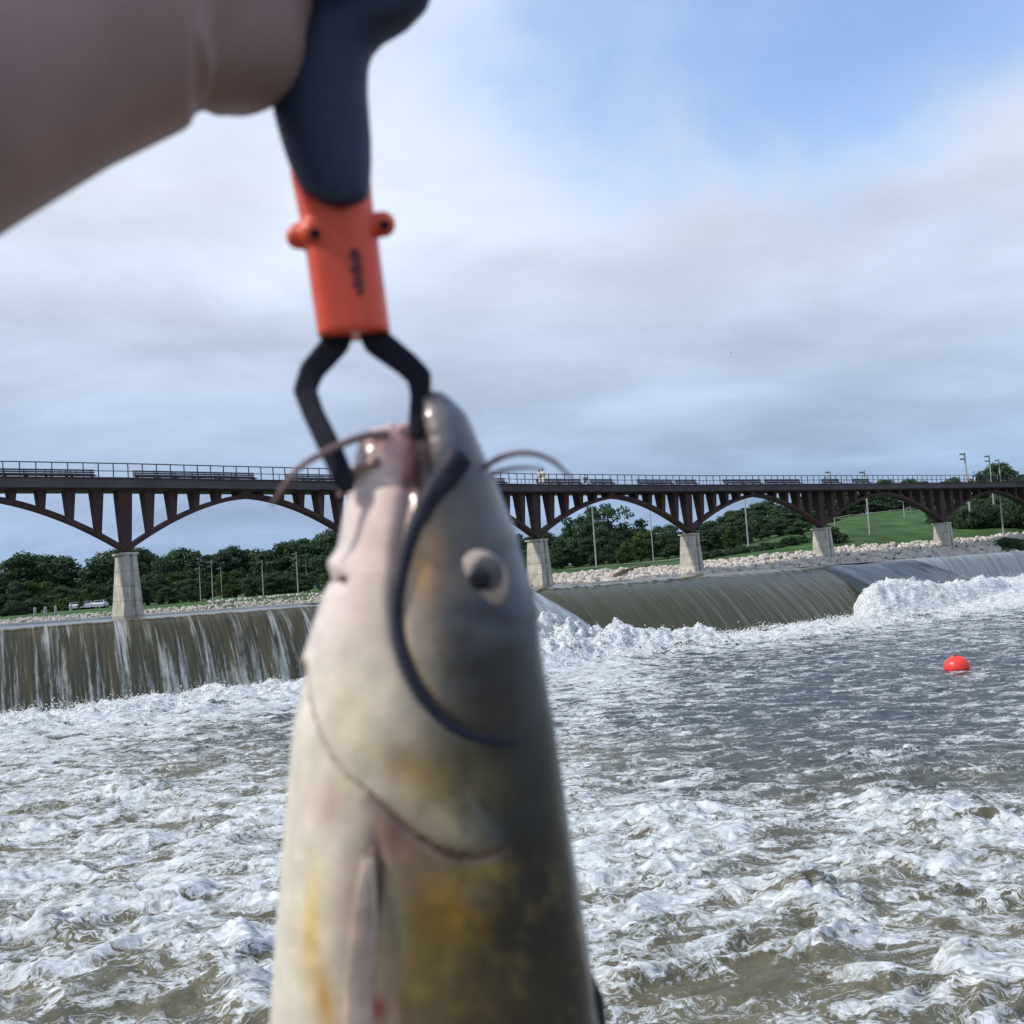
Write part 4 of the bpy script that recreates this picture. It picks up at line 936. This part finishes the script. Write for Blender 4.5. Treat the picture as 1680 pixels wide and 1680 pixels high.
paint(G(621, 1655, 10, 22), (170, 30, 44), .9)
fattr(fme, 'pig_shade', np.concatenate([col*.84, np.ones((len(col), 1))], 1), 'FLOAT_COLOR')
m = bpy.data.materials.new('catfish_skin'); m.use_nodes = True; t = NT(m.node_tree); tcn = t.n('ShaderNodeTexCoord')
pa = t.n('ShaderNodeAttribute', attribute_name='pig_shade'); n_ = t.noise((tcn, 3), 90, 4, .6); nn2 = t.noise((tcn, 3), 700, 3, .5)
cm = t.mix(1.0, (pa, 0), t.ramp(n_, [(.3, .86), (.7, 1.12)]), 'MULTIPLY')
b = t.n('ShaderNodeBump', inp={'Height': t.math('ADD', n_, t.math('MULTIPLY', nn2, .2)), 'Strength': .30, 'Distance': .001})
p = t.n('ShaderNodeBsdfPrincipled', inp={'Roughness': .42, 'Normal': b, 'Subsurface Weight': .12, 'Subsurface Scale': .006, 'Coat Weight': .60, 'Coat Roughness': .14}); t.t.links.new(cm.outputs[2], p.inputs['Base Color']); t.n('ShaderNodeOutputMaterial', inp={0: p})
M_fish = m
fish = link('catfish', fme, mat=M_fish); tag(fish, 'large pale-bellied catfish hanging mouth up from the orange gripper, blurred close to the lens', 'fish')
co2 = np.zeros(len(fme.vertices)*3, dtype=np.float32); fme.vertices.foreach_get('co', co2); d2 = co2.reshape(-1, 3)-cam_; fz2 = d2 @ np.array(Fv); PX2 = 840+FPX*(d2 @ np.array(Rv))/fz2; PY2 = 840-FPX*(d2 @ np.array(Uv))/fz2
def fsurf(px, py):
    w_ = ((PX2-px)**2+(PY2-py)**2 < 81)
    if w_.any(): return float((FD-fz2[w_]).max())
    k = np.argmin((PX-px)**2+(PY-py)**2+(dpt > 0)*1e6+(no @ np.array(Fv) > 0)*1e6); return -float(dpt[k])
# eye
ez = fsurf(790, 950); Rm = Matrix((Rv, -Fv, Uv)).transposed(); rot_ = Rm @ Matrix.Rotation(.35, 3, 'Y') @ Matrix.Rotation(-.35, 3, 'Z')
ey = MB().ball(fp(790, 951, ez-.0050), (39*PXM, 21*PXM, 47*PXM), 28, 20, rot=Rm @ Matrix.Rotation(-.45, 3, 'Y')).build('eye', mat('eye_white', (.42, .34, .30), .3, .5, .08, 60), fish, True)
MB().ball(fp(799, 941, ez+.0006), (25*PXM, 4*PXM, 27*PXM), 24, 16, rot=Rm).build('iris', mat('eye_iris', (.10, .095, .11), .3, .5, .1, 200), ey, True)
MB().ball(fp(789, 948, ez+.0012), (18*PXM, 4*PXM, 19*PXM), 24, 16, rot=Rm).build('pupil', mat('eye_pupil', (.010, .011, .02), .2, .5, .05), ey, True)
# barbels
M_barb = mat('barbel_dark', (.022, .024, .045), .6, .25, .2, 90); M_barb2 = mat('barbel_brown', (.22, .15, .15), .5, .3, .25, 90)
def tubef(pts, rads, mt, name, dz=None, n=10):
    P = smoothpl([(a, b) for a, b in pts], 3); m_ = len(P); out = []; rr_ = []
    for i, (a, b) in enumerate(P):
        f = i/(m_-1); r = float(np.interp(f, np.linspace(0, 1, len(rads)), rads))*PXM
        z = fsurf(a, b)+r*.25 if dz is None else float(np.interp(f, np.linspace(0, 1, len(dz)), dz)); out.append((a, b, z)); rr_.append(r)
    zz = np.array([o[2] for o in out])
    if dz is None:
        for _ in range(6): zz[1:-1] = (zz[:-2]+zz[2:]+2*zz[1:-1])/4
    return MB().tube([fp(a, b, z) for (a, b, _), z in zip(out, zz)], rr_, n).build(name, mt, fish, True)
tubef([(752, 752), (715, 800), (684, 850), (660, 930), (649, 1010), (658, 1075), (688, 1140), (740, 1195), (800, 1217), (850, 1219)], [24, 20, 13, 9, 8, 8, 7.5, 6.5, 5, 2.5], M_barb, 'barbel')
zs = fsurf(770, 770)*.3
tubef([(782, 782), (812, 752), (860, 740), (905, 752), (938, 785)], [6, 5.5, 5, 4, 2], M_barb2, 'barbel', [zs, .01, .01, .008])
tubef([(785, 788), (820, 772), (860, 766), (893, 770)], [5, 4.5, 3, 1.5], M_barb2, 'barbel', [zs-.005, -.005, -.01, -.01])
zc2 = fsurf(620, 720)
tubef([(632, 712), (590, 716), (540, 738), (495, 762), (470, 790), (444, 830)], [8, 7, 6, 5, 3.5, 1.5], M_barb2, 'barbel', [zc2, zc2+.006, .032, .034, .03])
tubef([(618, 758), (590, 765), (566, 790), (556, 812)], [9, 7, 5, 3], mat('barbel_pink', (.45, .27, .25), .4, .5, .1), 'barbel', [zc2+.004, zc2, zc2-.01])
tubef([(562, 948), (545, 955), (538, 964)], [6, 5, 2], M_barb2, 'barbel', [fsurf(562, 950), .012, .008])
# pectoral fin folded against the flank
M_fin = mat('fin_skin', (.50, .385, .32), .4, .5, .3, 45, .1, 200)
fin = MB(); rows = []
for i in range(26):
    f = i/25; y = 1395+f*400; l = float(np.interp(f, [0, .15, .5, 1], [598, 584, 566, 558])); r_ = float(np.interp(f, [0, .3, 1], [612, 612, 612])); rows.append((y, l, r_, .0015, fsurf(590, min(y, 1650))+.0004+.0012*math.sin(f*3)))
loft(fin, rows, 16); fin.build('pectoral_fin', M_fin, fish, True)
sp_ = tubef([(609, 1405), (614, 1480), (612, 1560), (614, 1640), (616, 1760)], [3.5, 4, 4, 4, 4], mat('fin_spine', (.62, .50, .42), .6, .3, .1, 60), 'fin_spine', [fsurf(600, 1420)+.001]*2)
# dorsal fin edge at the back
df = MB(); df.add([fp(975, 1600, .003), fp(992, 1640, .003), fp(1004, 1760, .003), fp(960, 1900, .003), fp(940, 1700, .003), fp(975, 1600, -.003), fp(992, 1640, -.003), fp(1004, 1760, -.003), fp(960, 1900, -.003), fp(940, 1700, -.003)], [(0, 1, 2, 3, 4), (9, 8, 7, 6, 5), (0, 5, 6, 1), (1, 6, 7, 2), (2, 7, 8, 3), (3, 8, 9, 4), (4, 9, 5, 0)]); df.build('dorsal_fin', mat('dorsal_dark', (.03, .035, .035), .5), fish)
# ---- gripper
M_navy = mat('navy_rubber', (.018, .030, .070), .55, .35, .15, 60, .15, 900); M_orange = mat('orange_plastic', (.72, .085, .045), .42, .45, .05, 30); M_blackm = mat('black_jaw_metal', (.014, .016, .026), .75, .15, .1, 60)
grip = empty('fish_gripper', fp(570, 450)); tag(grip, 'fish lip gripper with navy rubber handle, orange collar and black jaws holding the catfish', 'fish gripper')
GO = fp(570, 450)
def gb(mb, name, mt, smooth=True, rm=None, sm=4):
    if rm: me = remesh(mb, rm, sm, name)
    else: me = mb.mesh(name, smooth)
    o = link(name, me, None, mt); o.parent = grip; o.location = -GO; return o
hd_ = MB(); hr = [(-420, 500, 600), (-400, 480, 620), (-200, 470, 640), (-60, 474, 700), (-20, 478, 712), (10, 478, 702), (40, 472, 672), (62, 466, 632), (85, 460, 611), (110, 452, 604), (150, 446, 603), (190, 450, 606), (230, 461, 609), (270, 474, 609), (300, 488, 607), (318, 500, 605), (330, 513, 601), (340, 530, 591), (346, 550, 575)]
rows = [(y, l, r_, .0165-.003*max(0, (y-270)/76)**2, .009) for y, l, r_ in hr]
loft(hd_, rows, 36); gb(hd_, 'handle', M_navy, rm=.0014)
ob = MB(); rows = [(268, 476, 606, .010, 0), (300, 480, 608, .013, 0), (345, 490, 612, .015, 0), (400, 502, 621, .0155, 0), (470, 511, 630, .0155, 0), (545, 523, 639, .0155, 0), (552, 524, 639, .015, 0)]
b_ = len(ob.v); n = 32
for (y, l, r_, th, zc_) in rows:
    for k in range(n):
        a = 2*math.pi*k/n; ca, sa = math.cos(a), math.sin(a); ex = math.copysign(abs(ca)**.55, ca); ez_ = math.copysign(abs(sa)**.7, sa)
        tilt = -.085*((r_-l)/2*ex) if y > 500 else 0
        ob.v.append(tuple(fp((l+r_)/2+(r_-l)/2*ex, y+tilt)-Fv*(ez_*th)))
for i in range(len(rows)-1):
    for k in range(n): ob.f.append((b_+i*n+k, b_+i*n+(k+1) % n, b_+(i+1)*n+(k+1) % n, b_+(i+1)*n+k))
ob.f.append(tuple(b_+k for k in range(n))); ob.f.append(tuple(b_+(len(rows)-1)*n+k for k in reversed(range(n))))
for (a, b, c, r_) in ((490, 388, .006, 21), (515, 382, .010, 24), (628, 368, .004, 21), (610, 368, .004, 20)): ob.ball(fp(a, b, c), r_*PXM, 20, 14)
ocl = gb(ob, 'collar', M_orange, rm=.0011, sm=3)
for (a, b) in ((517, 383), (631, 369)):
    MB_ = MB().tube([fp(a, b, .0145 if a < 600 else .0095), fp(a, b, .0182 if a < 600 else .0112)], 8*PXM, 16); q = MB_.build('rivet', M_blackm, None); q.parent = ocl
mk = MB()   # blurred dark lettering running down the collar
for i, (y, wd_, x_) in enumerate([(412, 15, 0), (422, 20, 1), (433, 12, 3), (443, 22, 0), (455, 14, 2), (466, 20, 1), (478, 10, 4)]):
    cx = 584+(y-440)*.10+x_; mk.prism([fp(cx+a, y+b, z) for z in (.0150, .0163) for a, b in ((-wd_/2, -3), (wd_/2, -3.8), (wd_/2, 2), (-wd_/2, 3))])
mk.prism([fp(a, b, z) for z in (.0150, .0161) for a, b in ((577, 408), (581, 408), (590, 484), (586, 484))])
q = mk.build('lettering', mat('ink', (.06, .025, .035), .5), None); q.parent = ocl
def jaw_(pts, name):
    mb = MB(); P = []
    for (a, b) in zip(pts, pts[1:]):
        for j in range(8): f = j/8; P.append(tuple(a[i]*(1-f)+b[i]*f for i in range(4)))
    P.append(pts[-1]); W2 = []
    for i, (x, y, r_, z) in enumerate(P):
        x0, y0 = P[max(0, i-1)][:2]; x1, y1 = P[min(len(P)-1, i+1)][:2]; tx, ty = x1-x0, y1-y0; L = math.hypot(tx, ty); nx, ny = -ty/L, tx/L
        for a, b in ((-1, -.75), (-.8, -1), (.8, -1), (1, -.75), (1, .75), (.8, 1), (-.8, 1), (-1, .75)): mb.v.append(tuple(fp(x+nx*r_*a, y+ny*r_*a, z+b*.0042)))
    n = 8
    for i in range(len(P)-1):
        for k in range(n): mb.f.append((i*n+k, i*n+(k+1) % n, (i+1)*n+(k+1) % n, (i+1)*n+k))
    mb.f.append(tuple(range(n))); mb.f.append(tuple((len(P)-1)*n+k for k in reversed(range(n)))); return gb(mb, name, M_blackm, rm=.0009, sm=5)
jaw_([(560, 530, 22, 0), (552, 562, 23, 0), (512, 608, 21, .002), (500, 640, 19, .006), (514, 678, 18, .012), (545, 742, 19, .022), (566, 790, 18, .027), (572, 808, 10, .028)], 'jaw')
jaw_([(606, 530, 22, 0), (618, 560, 24, 0), (668, 598, 21, 0), (688, 618, 20, 0), (690, 650, 17, 0), (684, 690, 14, .003), (684, 720, 11, .005)], 'jaw')
# ---- arm and hand (one continuous body)
M_skin = bpy.data.materials.new('arm_skin'); M_skin.use_nodes = True; t = NT(M_skin.node_tree); tcn = t.n('ShaderNodeTexCoord'); n_ = t.noise((tcn, 3), 25, 4, .6); n2_ = t.noise((tcn, 3), 300, 3, .6)
cm = t.mix(t.ramp(n_, [(.35, 0.0), (.65, 1.0)]), (.26, .175, .175), (.32, .215, .205)); b = t.n('ShaderNodeBump', inp={'Height': n2_, 'Strength': .3, 'Distance': .001})
p = t.n('ShaderNodeBsdfPrincipled', inp={'Roughness': .5, 'Normal': b, 'Subsurface Weight': .1, 'Subsurface Scale': .01, 'Specular IOR Level': .3}); t.t.links.new(cm.outputs[2], p.inputs['Base Color']); t.n('ShaderNodeOutputMaterial', inp={0: p})
ar = MB()
def cap(a, b, ra, rb, k=8):
    for j in range(k+1):
        f = j/k; c = Vector(a).lerp(Vector(b), f); ar.ball(c, ra*(1-f)+rb*f, 20, 14)
def apt(px, py, D): return CAM+ray(px, py)*D
ar.tube([apt(-1700, 1080, .26), apt(-1100, 760, .29), apt(-600, 462, .32), apt(-93, 178, .37), apt(60, 100, .395), apt(197, 32, .42), apt(260, -10, .435)], [.048, .047, .046, .0455, .0455, .0485, .030], 36)
cap(apt(200, 20, .425), apt(330, -60, .455), .044, .042)
cap(apt(290, 48, .445), apt(330, 50, .455), .0375, .0370, 4)
cap(apt(330, 50, .455), apt(378, 45, .465), .0370, .0345, 4)
cap(apt(378, 62, .468), apt(345, -60, .47), .0345, .038, 6)     # heel of the hand against the handle
cap(apt(392, 60, .470), apt(405, -10, .472), .029, .031, 4)
# fingers curled round the handle (above the frame), thumb along it
kn = [(-70, .0), (-145, .0), (-220, .0), (-290, .0)]; rf = [.0095, .0105, .0108, .0102]
for (yk, _), r_ in zip(kn, rf):
    pts = [(400, yk-30, -.020), (470, yk-5, -.038), (560, yk+5, -.036), (640, yk+2, -.016), (668, yk, .008), (610, yk+4, .030), (540, yk+2, .036)]
    for a, b in zip(pts, pts[1:]): cap(fp(*a), fp(*b), r_, r_*.97, 5)
cap(fp(330, -150, .010), fp(380, -300, .0), .036, .030)
th_ = [(350, -180, .022), (440, -290, .036), (520, -350, .038), (560, -385, .034)]
for a, b, ra, rb in zip(th_, th_[1:], (.016, .0125, .0115), (.0125, .0115, .010)): cap(fp(*a), fp(*b), ra, rb, 5)
ame = remesh(ar, .0022, 8, 'arm')
co = np.zeros(len(ame.vertices)*3, dtype=np.float32); ame.vertices.foreach_get('co', co); co = co.reshape(-1, 3); no = np.zeros(len(co)*3, dtype=np.float32); ame.vertices.foreach_get('normal', no); no = no.reshape(-1, 3)
d = co-cam_; fz = d @ np.array(Fv); ax_ = 840+FPX*(d @ np.array(Rv))/fz; ay_ = 840-FPX*(d @ np.array(Uv))/fz
dd = -.0032*np.exp(-((ax_-332-(ay_-60)*.02)/16)**2)*sst(-150, -60, ay_)
ame.vertices.foreach_set('co', (co+no*dd[:, None]).astype(np.float32).ravel())
arm = link('person', ame, None, M_skin); tag(arm, 'bare forearm and fist of a person gripping the navy handle, blurred at the upper left', 'person')
bpy.context.view_layer.update()
